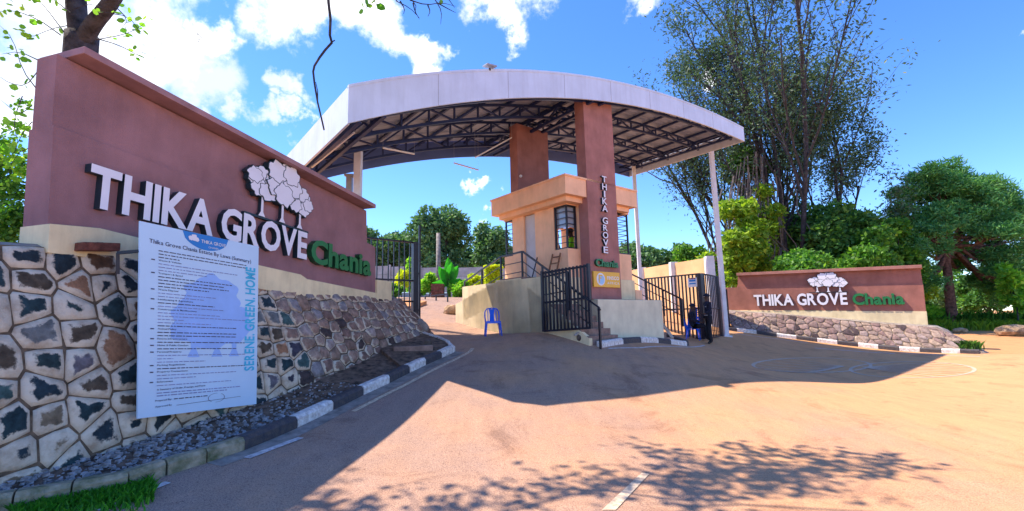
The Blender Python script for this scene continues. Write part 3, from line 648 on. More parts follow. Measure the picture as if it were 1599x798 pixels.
def logo(root, P, ex, ey, nrm, w, h, depth, mats, plate=True, three=True, base_line=True):
    """three trees: white many-lobed crowns edged with dark gaps, on trunks; P = bottom centre"""
    rnd = random.Random(3)
    def lobe(cx, cy, rx, ry, seed, n=30):
        r_ = random.Random(seed); ph = [r_.uniform(0, 6.28) for _ in range(3)]
        return [(cx+rx*k_*math.cos(a), cy+ry*k_*math.sin(a)) for a, k_ in ((2*math.pi*k/n, 1+.10*math.sin(6*2*math.pi*k/n+ph[0])+.07*math.sin(10*2*math.pi*k/n+ph[1])) for k in range(n))]
    def trunk(cx, y0, y1, wd): return [(cx-wd*2.2, y0), (cx+wd*2.2, y0), (cx+wd*.8, y0+.07), (cx+wd*.7, y1), (cx+wd*2.2, y1+.12), (cx-wd*2.2, y1+.12), (cx-wd*.7, y1), (cx-wd*.8, y0+.07)]
    to = lambda q, d: P+ex*(q[0]*w)+ey*(q[1]*h)+nrm*d
    for i, (cx, cy, rx, ry, ty) in enumerate([(-.27, .55, .21, .23, .30), (.32, .46, .18, .22, .22), (.02, .66, .25, .31, .28)]):
        mb = MB(); dz = depth+.012*i if plate else depth+.0004*i; st = .0016 if plate else .00005
        mb.slab([to(q, dz-.004) for q in trunk(cx, 0, ty, .022)], -nrm*(depth*.8 if plate else .0004), 0, 1 if plate else 0)
        for k in range(11):
            a = 2.4*k+i; f = math.sqrt((k+.3)/11.)*.72; lx, ly = cx+rx*f*math.cos(a), cy+ry*f*math.sin(a); s_ = .46+.12*rnd.random(); z = dz+st*k
            if plate:
                mb.slab([to(q, z-.0009) for q in lobe(lx, ly, rx*s_*1.035+.006, ry*s_*1.035+.006, k*7+i)], -nrm*(z-.002), 1, 1)
            mb.slab([to(q, z) for q in lobe(lx, ly, rx*s_, ry*s_, k*7+i)], -nrm*(.0008 if plate else .00004), 0, 0)
        mb.build('logo_tree', mats, root, recalc=False)
    if base_line: MB().slab([to(q, depth*.8) for q in [(-.5, -.03), (.5, -.03), (.5, .0), (-.5, .0)]], -nrm*depth*.75).build('logo_ground_line', mats[1], root)
RWf = shift(RW, nL.x*.13, nL.y*.13); lb0 = pl(383, 329, RWf)-nL*.09; lb1 = pl(483, 362, RWf)-nL*.09; exl = (lb1-lb0); wl = exl.length; exl.normalize()
logo(sgl, (lb0+lb1)/2, exl, Vector((0,0,1)), nL, wl, (pl(435,253,RW)-pl(435,346,RW)).z, .09, [M['letter'], M['lside']])

# ------------------------------------------------------------------ by-laws poster standing against the stone wall
PP = (-6.02, .3); pc = onp(PP, [(219,345),(404,385),(400.5,631),(215,654)])
pst = empty('notice_board', tuple(on(pc[0].x, pc[0].y)), 'tall pale blue printed notice of estate by laws leaning before the left stone wall', 'notice board')
MB().slab(pc, b_*.025).build('board', [M['poster']], pst, bevel=.002)
def pq(u, v, d=.003):                       # u from left, v from top
    a = pc[0].lerp(pc[1], u); b = pc[3].lerp(pc[2], u); return a.lerp(b, v)+nL*d
pw = (pc[1]-pc[0]).length; phh = (pc[0]-pc[3]).length
def ptext(text, u0, v0, u1, v1, hh, m, off=0, d=.004, gap=.07, space=.27):
    """line of print from (u0,v0) to (u1,v1) baseline, cap height hh (fraction of board height)"""
    p = pq(u0, v0, d); q = pq(u1, v1, d); ex = q-p; w = ex.length; ex.normalize(); ey = (pq((u0+u1)/2, v0-hh, d)-pq((u0+u1)/2, v0, d)); 
    put_text(text, p, ex, ey.normalized(), nL, w, ey.length, .001, [m, m], pst, name='printed_line', off=off, gap=gap, each=False, space=space)
# watermark trees, then the blue badge, then print
wm = MB()
for cx, cy, rx, ry, sd in ((.44,.47,.20,.13,1), (.57,.36,.24,.13,2), (.72,.50,.20,.12,3), (.55,.53,.34,.12,4)):
    r_ = random.Random(sd+20); ph = [r_.uniform(0, 6) for _ in range(3)]
    wm.slab([pq(cx+rx*(1+.08*math.sin(6*a+ph[0])+.05*math.sin(11*a+ph[1]))*math.cos(a), cy+ry*(1+.08*math.sin(6*a+ph[0])+.05*math.sin(11*a+ph[1]))*math.sin(a), .0010+.0003*sd) for a in [k*2*math.pi/50 for k in range(50)]][::-1], -nL*.0008)
for cx in (.40, .60, .76): wm.slab([pq(x, y, .0028) for x, y in ((cx-.05,.70),(cx+.05,.70),(cx+.022,.66),(cx+.022,.58),(cx-.022,.58),(cx-.022,.66))], -nL*.0008)
wm.build('watermark_print', M['pwater'], pst)
MB().slab([pq(.30+.39*(k/20), .001+.088*math.sin(math.pi*min(1, max(0, k/20)))**.45, .003) for k in range(21)], -nL*.001).build('badge_print', M['pblue'], pst)
logo(pst, pq(.385, .062, .004), (pq(.5,.06)-pq(.4,.06)).normalized(), Vector((0,0,1)), nL, .15, .12, .0015, [M['letter'], M['letter']], plate=False, base_line=False)
ptext('THIKA GROVE', .45, .050, .665, .050, .019, M['white'], .01, .0052)
ptext('CHANIA', .51, .073, .60, .073, .010, M['white'], 0, .0052)
ptext('Thika Grove Chania Estate By Laws (Summary)', .06, .103, .917, .118, .021, M['ink'], .006, .0052)
rr = random.Random(11)
def dashes(u0, u1, v, hgt, m):              # a line of print too small to read
    g = MB(); u = u0
    while u < u1:
        w = rr.uniform(.012, .05); w = min(w, u1-u)
        g.slab([pq(u, v, .0048), pq(u+w, v, .0048), pq(u+w, v-hgt, .0048), pq(u, v-hgt, .0048)], -nL*.0005); u += w+.008
    return g
lines = [('b',.93),('b',.93),('b',.28),('h','Waste & Vehicles'),('f',.78),('f',.57),('f',.50),('h','Transport & Speed'),('b',.73),('b',.66),('b',.70),('b',.52),('h','Waste Disposal'),('f',.58),('f',.48),('h','Landscaping & Agriculture'),('b',.57),('f',.66),
         ('h','Construction & Modifications'),('f',.62),('f',.88),('f',.32),('f',.54),('b',.78),('h','Animal Policy'),('b',.78),('b',.78),('h','Estate Infrastructure'),('b',.90),('h','Noise & Public Conduct'),('b',.78),('h','Personal Property'),('f',.92),('f',.24),('f',.50),
         ('h','Parking Regulations:'),('b',.90),('h','Property Transactions:'),('f',.78),('f',.42),('h','Enforcement'),('f',.74)]
v = .140; gb = MB(); gf = MB()
for i, (k, x) in enumerate(lines):
    if k == 'h': ptext(x, .125, v, .125+.0105*len(x), v, .0078, M['ink'], .012); t_ = dashes(.075, .10, v, .006, None)
    else: t_ = dashes(.125, min(x, .87), v, .0048 if k == 'b' else .0040, None)
    (gb if k != 'f' else gf).add(t_.v, t_.f); v += .0172
tag(gb.build('printed_text', M['ink'], pst, recalc=False), kind='stuff'); tag(gf.build('printed_text', M['ink2'], pst, recalc=False), kind='stuff')
ptext('A Summary of Order, Prestige, and Peace', .125, v+.006, .50, v+.002, .0085, M['ink'], .012); v += .022
g = dashes(.125, .83, v, .005, None); g2 = dashes(.125, .70, v+.014, .005, None); g.add(g2.v, g2.f); g.build('printed_text', M['ink2'], pst, recalc=False); v += .034
ptext('Prepared By:', .115, v+.006, .235, v+.004, .0085, M['ink'], .012); g = dashes(.25, .52, v+.003, .005, None); g.build('printed_text', M['ink'], pst, recalc=False)
ptext('Approved By', .115, v+.036, .235, v+.034, .0085, M['ink'], .004)
sg = MB().slab([pq(.27, v+.034, .005), pq(.83, v+.022, .005), pq(.83, v+.024, .005), pq(.27, v+.036, .005)], -nL*.0005)
for k in range(26):
    if k in (7, 8, 20, 21): continue
    a0, a1 = k*2*math.pi/26, (k+1)*2*math.pi/26
    for R_, w_ in ((1, .003),): sg.slab([pq(.60+.075*r_*math.cos(a), v+.016+.026*r_*math.sin(a), .0054) for a, r_ in ((a0, 1), (a1, 1), (a1, .95), (a0, .95))], -nL*.0003)
sg.build('signature_stamp_print', M['ink'], pst, recalc=False)
p0 = pq(.90, .79, .0052); p1 = pq(.90, .145, .0052); ex = (p1-p0); w = ex.length; ex.normalize(); exu = (pq(1, .5)-pq(0, .5)).normalized()
put_text('SERENE. GREEN. HOME', pq(.962, .79, .0052), ex, -exu, nL, w, .165, .001, [M['pcyan']]*2, pst, name='slogan_letter', off=.025, gap=.08, space=.22)
brk = MB(); q0 = pl(184, 395, (-6.30, .3)); q1 = pl(219, 392, (-6.04, .3)); brk.bar(q0, q1, .035).bar(q0, pl(184, 428, (-6.30, .3)), .035)
brk.build('steel_bracket', M['black'], pst)
bk = empty('clay_brick', tuple(pl(158, 391, (-6.62, .3))), 'dark red brick lying on top of the stone wall beside the notice', 'brick')
q = [pl(130, 391, (-6.56, .3)), pl(188, 392, (-6.56, .3))]
d_ = (q[1]-q[0]); MB().slab([q[0], q[1], q[1]+b_*.16, q[0]+b_*.16], (0, 0, .10)).build('brick_body', M['brick'], bk, bevel=.014)
for oi_ in (.5,): MB().slab([q[0]+d_*.42+Vector((0,0,.1005))+b_*.05, q[0]+d_*.58+Vector((0,0,.1005))+b_*.05, q[0]+d_*.58+Vector((0,0,.1005))+b_*.12, q[0]+d_*.42+Vector((0,0,.1005))+b_*.12], (0, 0, .006)).build('mortar_patch', M['mortar'], bk)

# verge between wall and kerb
def footx(y): return -6.13+.3*y+.20*max(0, min(1, (y-7.5)/3.5))
def between(Yv, f):                          # point between kerb back (f=0) and wall foot (f=1)
    xk = float(np.interp(Yv, ky, kx))-.16; xw = footx(Yv); return xk+(xw-xk)*f
ys_ = np.arange(-1.5, 11.2, .12); ff = np.linspace(-.02, 1.25, 12)
X = np.array([[between(y, f) for f in ff] for y in ys_]); Y = np.repeat(ys_[:,None], 12, 1)
Z = Gv(X, Y)+.075+.03*np.clip(ff, 0, 1)[None,:]+np.random.uniform(-.015, .015, X.shape)
sheet('soil_verge', X, Y, Z, M['soil'])
rk = MB(); rnd = random.Random(4)
for i in range(1700):
    y = rnd.uniform(2.5, 8.6)**1.0; f = rnd.uniform(.0, .98); x = between(y, f)
    if y > 7.2 and rnd.random() < .6: continue
    s_ = rnd.uniform(.012, .045)*(1 if y < 7 else .7); c = Vector((x, y, G(x, y)+.08+.03*f+s_*.35))
    an = rnd.uniform(0, 6.3); vs = []
    for (a, b, z) in ((1,0,-.5),(-.5,.8,-.5),(-.6,-.9,-.5),(.8,.5,.4),(-.7,.4,.5),(.1,-.8,.45)):
        a *= rnd.uniform(.6, 1.2); b *= rnd.uniform(.6, 1.2); z *= rnd.uniform(.5, 1.1); vs.append(c+Vector((a*math.cos(an)-b*math.sin(an), a*math.sin(an)+b*math.cos(an), z))*s_)
    rk.add(vs, [[0,2,1],[3,4,5],[0,1,4,3],[1,2,5,4],[2,0,3,5]])
tag(rk.build('gravel', M['gravel'], recalc=True), 'loose grey broken gravel between the stone wall and kerb', kind='stuff')
del rk
# nose island soil and blocks behind the left kerb end
isl = [on(KL[-1].x-.12, KL[-1].y-.05, .12), on(-1.75, 11.9, .13), on(-2.2, 12.3, .13), on(-2.55, 12.6, .14), on(-3.3, 12.6, .2), on(-3.2, 11.0, .2), on(KL[-4].x-.16, KL[-4].y, .12), on(KL[-3].x-.16, KL[-3].y, .12)]
tag(MB().slab(isl, (0, 0, -.2)).build('soil_island', M['soil']), kind='structure')
def rock(name, px, py, r, m, label, sq=(1,.8,.7), cat='rock', rough=.12, lift=.7, sub=2):
    p = gnd(px, py, .1 if lift > .5 else 0); c = p+Vector((0, 0, r*sq[2]*lift)); mb = MB(); ico(mb, c, r, hash(name+str(px)) % 97 if False else int(px), rough, sub, sq)
    return tag(mb.build(name, M[m]), label, cat)
rock('concrete_block', 657, 519, .20, 'concrete', 'dark rough block at the foot of the left gate post', (1.1,.8,.9), 'block', .08)
rock('stone_block', 668, 542, .10, 'ball', 'small black lump on the soil behind the left kerb end', (1,.8,1.1), 'block', .18)
q = gnd(625,553,.12); tag(MB().slab([q+Vector((-.15,0,0)), q+Vector((.65,.35,.0)), q+Vector((.60,.55,.0)), q+Vector((-.2,.2,0))], (0,0,.16)).build('concrete_slab', M['step'], bevel=.02), 'low dusty concrete slab against the end of the left stone wall', 'slab')

# grass and weeds
def grass(name, pts_fn, n, h, m, label, w=.008, seed=1):
    rnd = np.random.RandomState(seed); P = pts_fn(n, rnd); n = len(P)
    hh = h*rnd.uniform(.5, 1.2, n); a = rnd.uniform(0, 6.28, n); l = rnd.uniform(.1, .9, n)*hh
    base = P; t = np.stack([np.cos(a), np.sin(a), 0*a], 1); s = np.stack([-np.sin(a), np.cos(a), 0*a], 1)*w
    tip = base+t*l[:,None]+np.array([0,0,1])*hh[:,None]; midp = base+t*(l*.3)[:,None]+np.array([0,0,1])*(hh*.6)[:,None]
    V = np.stack([base-s, base+s, midp+s*.8, tip, midp-s*.8], 1).reshape(-1, 3); Fc = (np.arange(n)[:,None]*5+np.array([[0,1,2,3,4]]))
    return tag(arr_mesh(name, V, Fc, m), label, kind='stuff')
def tuft(n, rnd):
    out = []
    while len(out) < n:
        px = rnd.uniform(20, 240); c = 800-(px-20)*.16+rnd.normal()*11; p = gnd(px, min(c, 860)); k = float(np.interp(p.y, ky, kx)); 
        if p.x < k+.02: continue
        out.append((p.x, p.y, p.z))
    return np.array(out)
grass('grass_tuft', tuft, 1500, .085, M['grass'], 'bright green weeds growing along the near left kerb', .009)
grass('grass_tuft', lambda n, r: np.array([(lambda p: (p.x+r.normal(0,.13), p.y+r.normal(0,.13), p.z+.1))(gnd(1514, 550)) for _ in range(n)]), 300, .28, M['leaf_dark'], 'dark green weed clump at the end of the right kerb', .02, 3)
# ------------------------------------------------------------------ right stone wall and sign wall
RV = -1.17; RX = 37.25; fR = (RX, RV); nR = Vector((-1, RV, 0)).normalized(); eR = Vector((RV, 1, 0)).normalized()*-1; bR = -nR
topsR = [pl(px, py, (RX-.85, RV)) for px, py in [(1124,484),(1140,486),(1210,490.5),(1300,498),(1390,506),(1430,508.5),(1452,510)]]
# kerb line shifted back gives the foot of the wall
fo = [(1.0*p.x+.0, p.y) for p in KRp]; fox = sorted([(p.x, p.y) for p in KRp])
def footR(x):
    y = float(np.interp(x, [a for a, _ in fox], [b for _, b in fox])); return Vector((x+.17, y+.20, 0))
baseR = []
for i, p in enumerate(topsR):
    q = footR(p.x-.25+.0*i); baseR.append(Vector((q.x, q.y, G(q.x, q.y)-.05)))
E1 = topsR[-1]; ex_ = [(1464,511,.00),(1482,518,.35),(1496,530,.8),(1503,541,1.3)]
for px, py, dd in ex_:
    p = pl(px, py, (RX-.85+dd*1.1, RV)); topsR.append(p); x = p.x+.05
    q = footR(min(x, 15.7)); q = Vector((q.x+max(0, x-15.7)*.6, q.y+dd*.45, 0)); baseR.append(Vector((q.x, q.y, G(q.x, q.y)-.05)))
def lookR(s, t, rnd):
    c = rnd.choice([(.30,.21,.19),(.24,.18,.16),(.32,.24,.20),(.20,.14,.13),(.28,.22,.21),(.22,.15,.14),(.07,.05,.055),(.32,.24,.19)]); return (*c, rnd.uniform(-.3, .10))
JIT[0] = 2.0
swr, surfR, totR = stone_wall('stone_retaining_wall', 'low crazy stone wall carrying the smaller right sign wall', topsR, baseR, lambda s: (.29, .22), lookR, 9, bulge=.02, pillow=.003)
bkp = [p+bR*.95+Vector((0,0,.05)) for p in topsR]; vs = []; n = len(topsR)
for p, q in zip(topsR, bkp): vs += [p-Vector((0,0,.01)), p.lerp(q, .2)+Vector((0,0,.03)), q]
MB().add(vs, [[i*3+j, i*3+j+1, (i+1)*3+j+1, (i+1)*3+j] for i in range(n-1) for j in range(2)]).build('mortar_top', M['concrete'], swr, smooth=True, recalc=False)
bb_ = [on(p.x, p.y, -.2) for p in bkp]; MB().add(bkp+bb_, [[i, i+1, n+i+1, n+i] for i in range(n-1)]).build('back_face', M['concrete'], swr, recalc=False)
sgr = empty('sign_wall', tuple(on(12.5, 20.8)), 'smaller brown sign wall with white letters behind the low stone wall at right', 'sign wall')
MB().slab(onp(fR, [(1152,430),(1437,418),(1441,444),(1152,447)]), bR*.32).build('upper_panel', M['rust'], sgr)
MB().slab([p+nR*.03 for p in onp(fR, [(1131,449),(1151,449),(1151,446),(1441.5,444),(1446,486),(1131,484)])], bR*.40).build('lower_panel', M['rust'], sgr)
A = pl(1150, 430.5, (RX-.30, RV)); B = pl(1440, 418.5, (RX-.30, RV)); MB().slab([A, B, B+bR*.7, A+bR*.7], (0,0,.13)).build('coping', M['rust_cap'], sgr, bevel=.008)
MB().slab([p+nR*.06 for p in onp(fR, [(1137,484.5),(1447,486.2),(1450,515),(1137,500)])], bR*.5).build('plinth', M['cream'], sgr, bevel=.004)
sign_text(fR, (1178,460.5), (1178,477), (1324,458), (1324,475), (1332,475.5), (1413,474.5), nR, .10, sgr, .034)
lb0 = pl(1264, 456.5, fR)+nR*.04; lb1 = pl(1324, 455.5, fR)+nR*.04; exl = lb1-lb0; wl = exl.length; exl.normalize()
logo(sgr, (lb0+lb1)/2, exl, Vector((0,0,1)), nR, wl, (pl(1294,426,fR)-pl(1294,456,fR)).z/.98, .08, [M['letter'], M['lside']])

# ------------------------------------------------------------------ gatehouse
GA0, GB0 = .40, .40                                     # wall corner set back under the roof slab
GA1 = ab(fb(987, 430, GB0))[0]; GB1 = 3.25
WB0, WB1 = GB0, ab(fa(864.5, 350, GA0))[1]              # corner window along the left face
zs = fa(893, 386, GA0).z; zh = fa(893, 316, GA0).z
D1, D0 = ab(fa(836.6, 400, GA0))[1], ab(fa(819, 400, GA0))[1]; zd = fa(828, 334, GA0).z
AF = -.45; zp = fa(811, 433, AF).z
BW0 = ab(fa(800.5, 370, GA0))[1]; zbs = fa(793, 401, GA0).z; zbh = fa(793, 345, GA0).z
TA0 = ab(fb(917, 300, -.03))[0]; TA1 = ab(fb(962, 300, -.03))[0]; ztow = fb(930, 158, -.03).z
ST = O.z; SB = fb(882, 301, 0).z; SA1 = ab(fb(993.5, 303, 0))[0]
zroof = SB-.14
print('GA1', GA1, 'WB1', WB1, 'zs', zs, 'zh', zh, 'D', D0, D1, zd, 'zp', zp, 'BW0', BW0, 'T', TA0, TA1, ztow, 'S', ST, SB, SA1)
gh = empty('gatehouse', tuple(on(OX.x, OX.y+1)), 'orange guard house with overhanging roof and purple brown pillars', 'gatehouse')
def gbox(a0, a1, b0, b1, z0, z1, mb=None, mi=0):
    mb = mb or MB(); return mb.slab([AB(a0,b0,z0), AB(a1,b0,z0), AB(a1,b1,z0), AB(a0,b1,z0)], (0,0,z1-z0), mi)
W = .18; ghw = MB()
gbox(GA0, GA0+W, GB0, GB1, zp-.05, zs, ghw)                                       # left face under sill
gbox(GA0, GA0+W, WB1, D1, zs, zroof, ghw); gbox(GA0, GA0+W, D1, D0, zd, zroof, ghw); gbox(GA0, GA0+W, WB0, WB1, zh, zroof, ghw)
# opening for the door: cut by building the low part in two
ghw = MB(); zr = zroof
gbox(GA0, GA0+W, GB0, WB1, zp-.05, zs, ghw); gbox(GA0, GA0+W, GB0, WB1, zh, zr, ghw)
gbox(GA0, GA0+W, WB1, D1, zp-.05, zr, ghw); gbox(GA0, GA0+W, D1, D0, zd, zr, ghw); gbox(GA0, GA0+W, D0, BW0, zp-.05, zr, ghw)
gbox(GA0, GA0+W, BW0, GB1, zp-.05, zbs, ghw); gbox(GA0, GA0+W, BW0, GB1, zbh, zr, ghw)
gbox(GA0+W, TA0+.02, GB0, GB0+W, zp-.05, zs, ghw); gbox(GA0+W, TA0+.02, GB0, GB0+W, zh, zr, ghw)
gbox(TA0+.02, TA1-.02, .33, GB0+W, zp-.05, zr, ghw)
zs2 = fb(975, 397, GB0).z; zh2 = fb(975, 329, GB0).z
gbox(TA1-.02, GA1, GB0, GB0+W, zp-.8, zs2, ghw); gbox(TA1-.02, GA1, GB0, GB0+W, zh2, zr, ghw)
gbox(GA1-W, GA1, GB0+W, GB1, zp-.05, zs2, ghw); gbox(GA1-W, GA1, GB0+W, GB0+1.0, zh2, zr, ghw); gbox(GA1-W, GA1, GB0+1.0, GB1, zs2, zr, ghw)
gbox(GA0+W, GA1-W, GB1-W, GB1, zp-.05, zs, ghw); gbox(GA0+W, GA1-W, GB1-W, GB1, zh, zr, ghw); gbox(GA0+W+.5, GA1-W-.5, GB1-W, GB1, zs, zh, ghw)
ghw.build('wall', M['orange'], gh, recalc=False)
gbox(0, SA1, 0, 3.38, SB, ST-.05).build('roof_slab', M['orange'], gh)
gbox(-.03, SA1+.03, -.03, 3.41, ST-.05, ST+.0).build('roof_edge', M['orange'], gh)
gbox(.17, SA1-.17, .17, 3.2, SB-.14, SB+.02).build('roof_soffit', M['orange'], gh)
gbox(GA0+W, GA1-W, GB0+W, GB1-W, zp-.04, zp).build('floor', M['step'], gh)
gbox(GA0+.06, GA0+.11, D1+.01, D0-.01, zp, zd-.02).build('door', M['door'], gh)
lam = MB()
for (a_, b_q) in ((.28, 1.9), (.30, 3.0)): pass
def grille(pts, z0, z1, rows, name='window_grille'):
    """black grille following plan points"""
    f = MB()
    for p, q in zip(pts, pts[1:]):
        P_, Q_ = AB(*p), AB(*q)
        for z in (z0+.02, z1-.02): f.bar(P_+Vector((0,0,z)), Q_+Vector((0,0,z)), .04)
    for p in pts: f.bar(AB(*p, z0), AB(*p, z1), .045)
    w = f.build('window', M['black'], gh)
    for k in range(1, rows):
        z = z0+(z1-z0)*k/rows; g = MB()
        for p, q in zip(pts, pts[1:]): g.bar(AB(*p, z), AB(*q, z), .018)
        g.build('grille_bar', M['black'], w)
    return w
grille([(GA0+.05, WB1-.03), (GA0+.05, GB0+.05), (TA0-.03, GB0+.05)], zs, zh, 7)
grille([(GA0+.05, GB1-.05), (GA0+.05, BW0+.03)], zbs, zbh, 8)
grille([(TA1+.03, GB0+.05), (GA1-.05, GB0+.05), (GA1-.05, GB0+.95)], zs2, zh2, 9)
for (pa, pb, z0, z1) in (((GA0+.10, WB1-.03),(GA0+.10, GB0+.10), zs+(zh-zs)*.5, zh), ((GA0+.11, GB0+.10),(TA0-.03, GB0+.10), zs+(zh-zs)*.5, zh)):
    P_, Q_ = AB(*pa, z0), AB(*pb, z0); MB().slab([P_, Q_, Q_+Vector((0,0,z1-z0)), P_+Vector((0,0,z1-z0))], RD*.006+LD*.006).build('window_pane', M['glass'], gh)
for b in (1.0, 2.15):                                    # round lamps under the eaves
    for px in (): pass
for (px, py, aa) in ((822,331,GA0), (876,313,GA0)):
    c = fa(px, py, aa)-RD*.07; m_ = MB(); ico(m_, c, .06, 2, .02, 2, (1,1,.8)); m_.build('eaves_lamp', M['lamp'], gh, smooth=True)
# pillars through the roof
twr = empty('gate_pillar', tuple(on(*AB(TA0, 0)[:2])), 'tall purple brown pillar with vertical white letters reaching up to the canopy', 'pillar')
gbox(TA0, TA1, -.03, .32, fb(930,468,-.03).z-.5, ztow+.15).build('shaft', M['tower'], twr, bevel=.006)
nF = -LD; PF = AB(0, -.034); PFp = (PF.x-1.266*PF.y, 1.266)
lz = [(276.5,285.5,0),(288,297.2,0),(299,308.6,0),(310.3,320,0),(321.6,331,0),(340.5,350,0),(352,361,0),(363.2,372.5,0),(374.5,384,0),(386,395.6,0)]
for ch, (y0, y1, _) in zip('THIKAGROVE', lz):
    cx = 941+(y0-276)*.022; wq = {'I':2.2,'O':8.5,'G':8.2,'A':8.4,'V':8.2,'K':7.6}.get(ch, 7.0)
    a_ = pl(cx-wq/2, y1-.6, PFp); b2 = pl(cx+wq/2, y1+.6, PFp); t_ = pl(cx, y0, PFp); ctr = (a_+b2)/2; exv = RD
    put_text(ch, ctr-RD*((b2-a_).length/2), RD, Vector((0,0,1)), nF, (b2-a_).length, t_.z-ctr.z, .07, [M['letter'], M['lside']], twr, off=.018)
ca, cb_ = pl(928, 415, PFp), pl(963, 418.5, PFp); L_ = (cb_-ca).length
put_text('Chania', Vector((ca.x, ca.y, (ca.z+cb_.z)/2)), RD, Vector((0,0,1)), nF, L_, .19, .07, [M['green'], M['gside']], twr, off=.034, gap=.035)
sa = pl(925.5, 448, PFp); sb2 = pl(966.5, 450, PFp); zt_ = pl(925.5, 423.5, PFp).z
ys = empty('yellow_sign_board', (sa.x, sa.y, sa.z), 'yellow sign board with round white emblem fixed low on the lettered pillar', 'sign')
Ls = (sb2-sa).length; hs_ = zt_-sa.z
MB().slab([sa, sa+RD*Ls, sa+RD*Ls+Vector((0,0,hs_)), sa+Vector((0,0,hs_))], nF*.05).build('panel', [M['yellow']], ys, bevel=.004)
def disc(c, r, d, n=28, sx=1): return [c+RD*(r*sx*math.cos(t))+Vector((0,0,r*math.sin(t)))+nF*d for t in [2*math.pi*k/n for k in range(n)]]
ec = sa+RD*Ls*.26+Vector((0,0,hs_*.5))
MB().slab(disc(ec, hs_*.40, .054), -nF*.003).build('emblem_ring', M['white'], ys)
MB().slab(disc(ec+RD*.02-Vector((0,0,.01)), hs_*.29, .058), -nF*.003).build('emblem_disc', mat('emblem_light_blue', (.35,.60,.85), .5, .05, 3, 0), ys)
c_ = ec+Vector((0,0,hs_*.06)); MB().slab([c_+RD*x*hs_+Vector((0,0,y*hs_))+nF*.062 for x, y in ((-.20,-.28),(-.12,-.28),(-.12,-.02),(.04,-.02),(.04,.06),(-.12,.06),(-.12,.14),(.14,.14),(.14,.23),(-.20,.23))], -nF*.003).build('emblem_mark', M['yellow'], ys)
put_text('FINSCO', sa+RD*Ls*.50+Vector((0,0,hs_*.50)), RD, Vector((0,0,1)), nF*1, Ls*.46, hs_*.22, .053, [M['white']]*2, ys, off=.02)
put_text('AFRICA', sa+RD*Ls*.50+Vector((0,0,hs_*.20)), RD, Vector((0,0,1)), nF*1, Ls*.46, hs_*.16, .053, [M['white']]*2, ys, off=.0, gap=.25)
p0_ = ab(fb(808, 250, 2.45))[0]; p1_ = ab(fb(856.5, 250, 2.45))[0]; zq = fb(830, 204, 2.45).z
pl2 = empty('gate_pillar', tuple(AB(p0_, 2.45, ST)), 'plain purple brown pillar standing on the back of the guard house roof', 'pillar')
gbox(p0_, p1_, 2.45, 2.45+.38, ST, zq+.1).build('shaft', M['tower'], pl2, bevel=.006)
m_ = MB(); ico(m_, fb(813, 275, 2.43), .05, 1, .02, 2); m_.build('small_lamp', M['white'], pl2)

# platform, stairs and retaining walls
BT = ab(fa(812, 433, AF))[1]; BT2 = ab(fa(782, 437, AF))[1]; BK = ab(fa(724, 468, AF))[1]; zk = fa(726, 468, AF).z; BF = -1.02
plt = empty('platform', tuple(on(*AB(AF, 1)[:2])), 'cream stepped platform under the guard house with concrete stairs', 'platform')
zgF = G(*AB(AF, BF)[:2]); NSx = 11
WI = .32
BWL = -.40                                               # front retaining wall plane
zfw = (pl(930,466,(AB(0,BWL).x-1.266*AB(0,BWL).y,1.266)).z+pl(1034,470,(AB(0,BWL).x-1.266*AB(0,BWL).y,1.266)).z)/2
AW1 = ab(fb(1035.5, 500, BWL))[0]
gbox(AF, GA1+.0, .32, GB1+1.2, .2, zp-.06).build('core', M['cream'], plt)
gbox(.62, AW1, BWL, .315, .2, zfw).build('front_wall', M['palegreen'], plt, bevel=.01)
gbox(.60, AW1+.01, BWL+.12, .31, zfw, zfw+.015).build('planter_bed', M['step'], plt)
# front flight: from the platform (BT) down towards the road (BF)
NS = 11
for k in range(NS):
    b0 = BF+(BT-BF)*k/NS; b1 = BT; z1 = zgF+.06+(zp-zgF-.06)*(k+1)/NS; z0 = zgF+(zp-zgF)*(k)/NS+.0
    gbox(AF+.10 if k else AF+.10, .60 if b0 < BWL+.3 else GA0-.002, b0, b0+(BT-BF)/NS+.02, z0-.5, z1).build('stair_step', M['step'], plt, bevel=.006)
prof = [(BF-.03, 0)]
fl = MB(); P_ = []
P_.append(AB(AF, BF-.02, zgF-.4)); P_.append(AB(AF, BF-.02, zgF+.16)); 
for k in range(NS): pass
P_.append(AB(AF, BT-.30, zp-.28)); P_.append(AB(AF, BT-.02, zp-.02)); P_.append(AB(AF, BT2, zp-.02))
P_.append(AB(AF, BK, zk)); P_.append(AB(AF, BK+.5, zk-.12)); P_.append(AB(AF, BK+.5, .6)); P_.append(AB(AF, 1.0, .3))
fl.slab(P_, RD*.098).build('flank_wall', M['cream'], plt)
for k in range(NS):                                      # step ends seen over the flank wall
    b0 = BF+(BT-BF)*k/NS; z1 = zgF+.06+(zp-zgF-.06)*(k+1)/NS
    t_ = (b0+.0-BF)/(BT-.30-BF); zl = zgF+.16+(zp-.28-zgF-.16)*max(0, min(1, t_))
    gbox(AF+.003, AF+.1, b0, b0+(BT-BF)/NS+.01, min(zl-.12, z1-.16), z1-.003).build('step_end', M['step'], plt)
gbox(AF, GA0, BT-.02, BT2+.06, zp-.02, zp+.01).build('landing', M['step'], plt)
nb = 8
for k in range(nb):
    b0 = BT2+(BK-BT2)*k/nb; z1 = zp-(zp-zk)*(k)/nb
    gbox(AF+.0, GA0+.6, b0, b0+(BK-BT2)/nb+.01, z1-.7, z1).build('stair_step', M['cream'], plt)
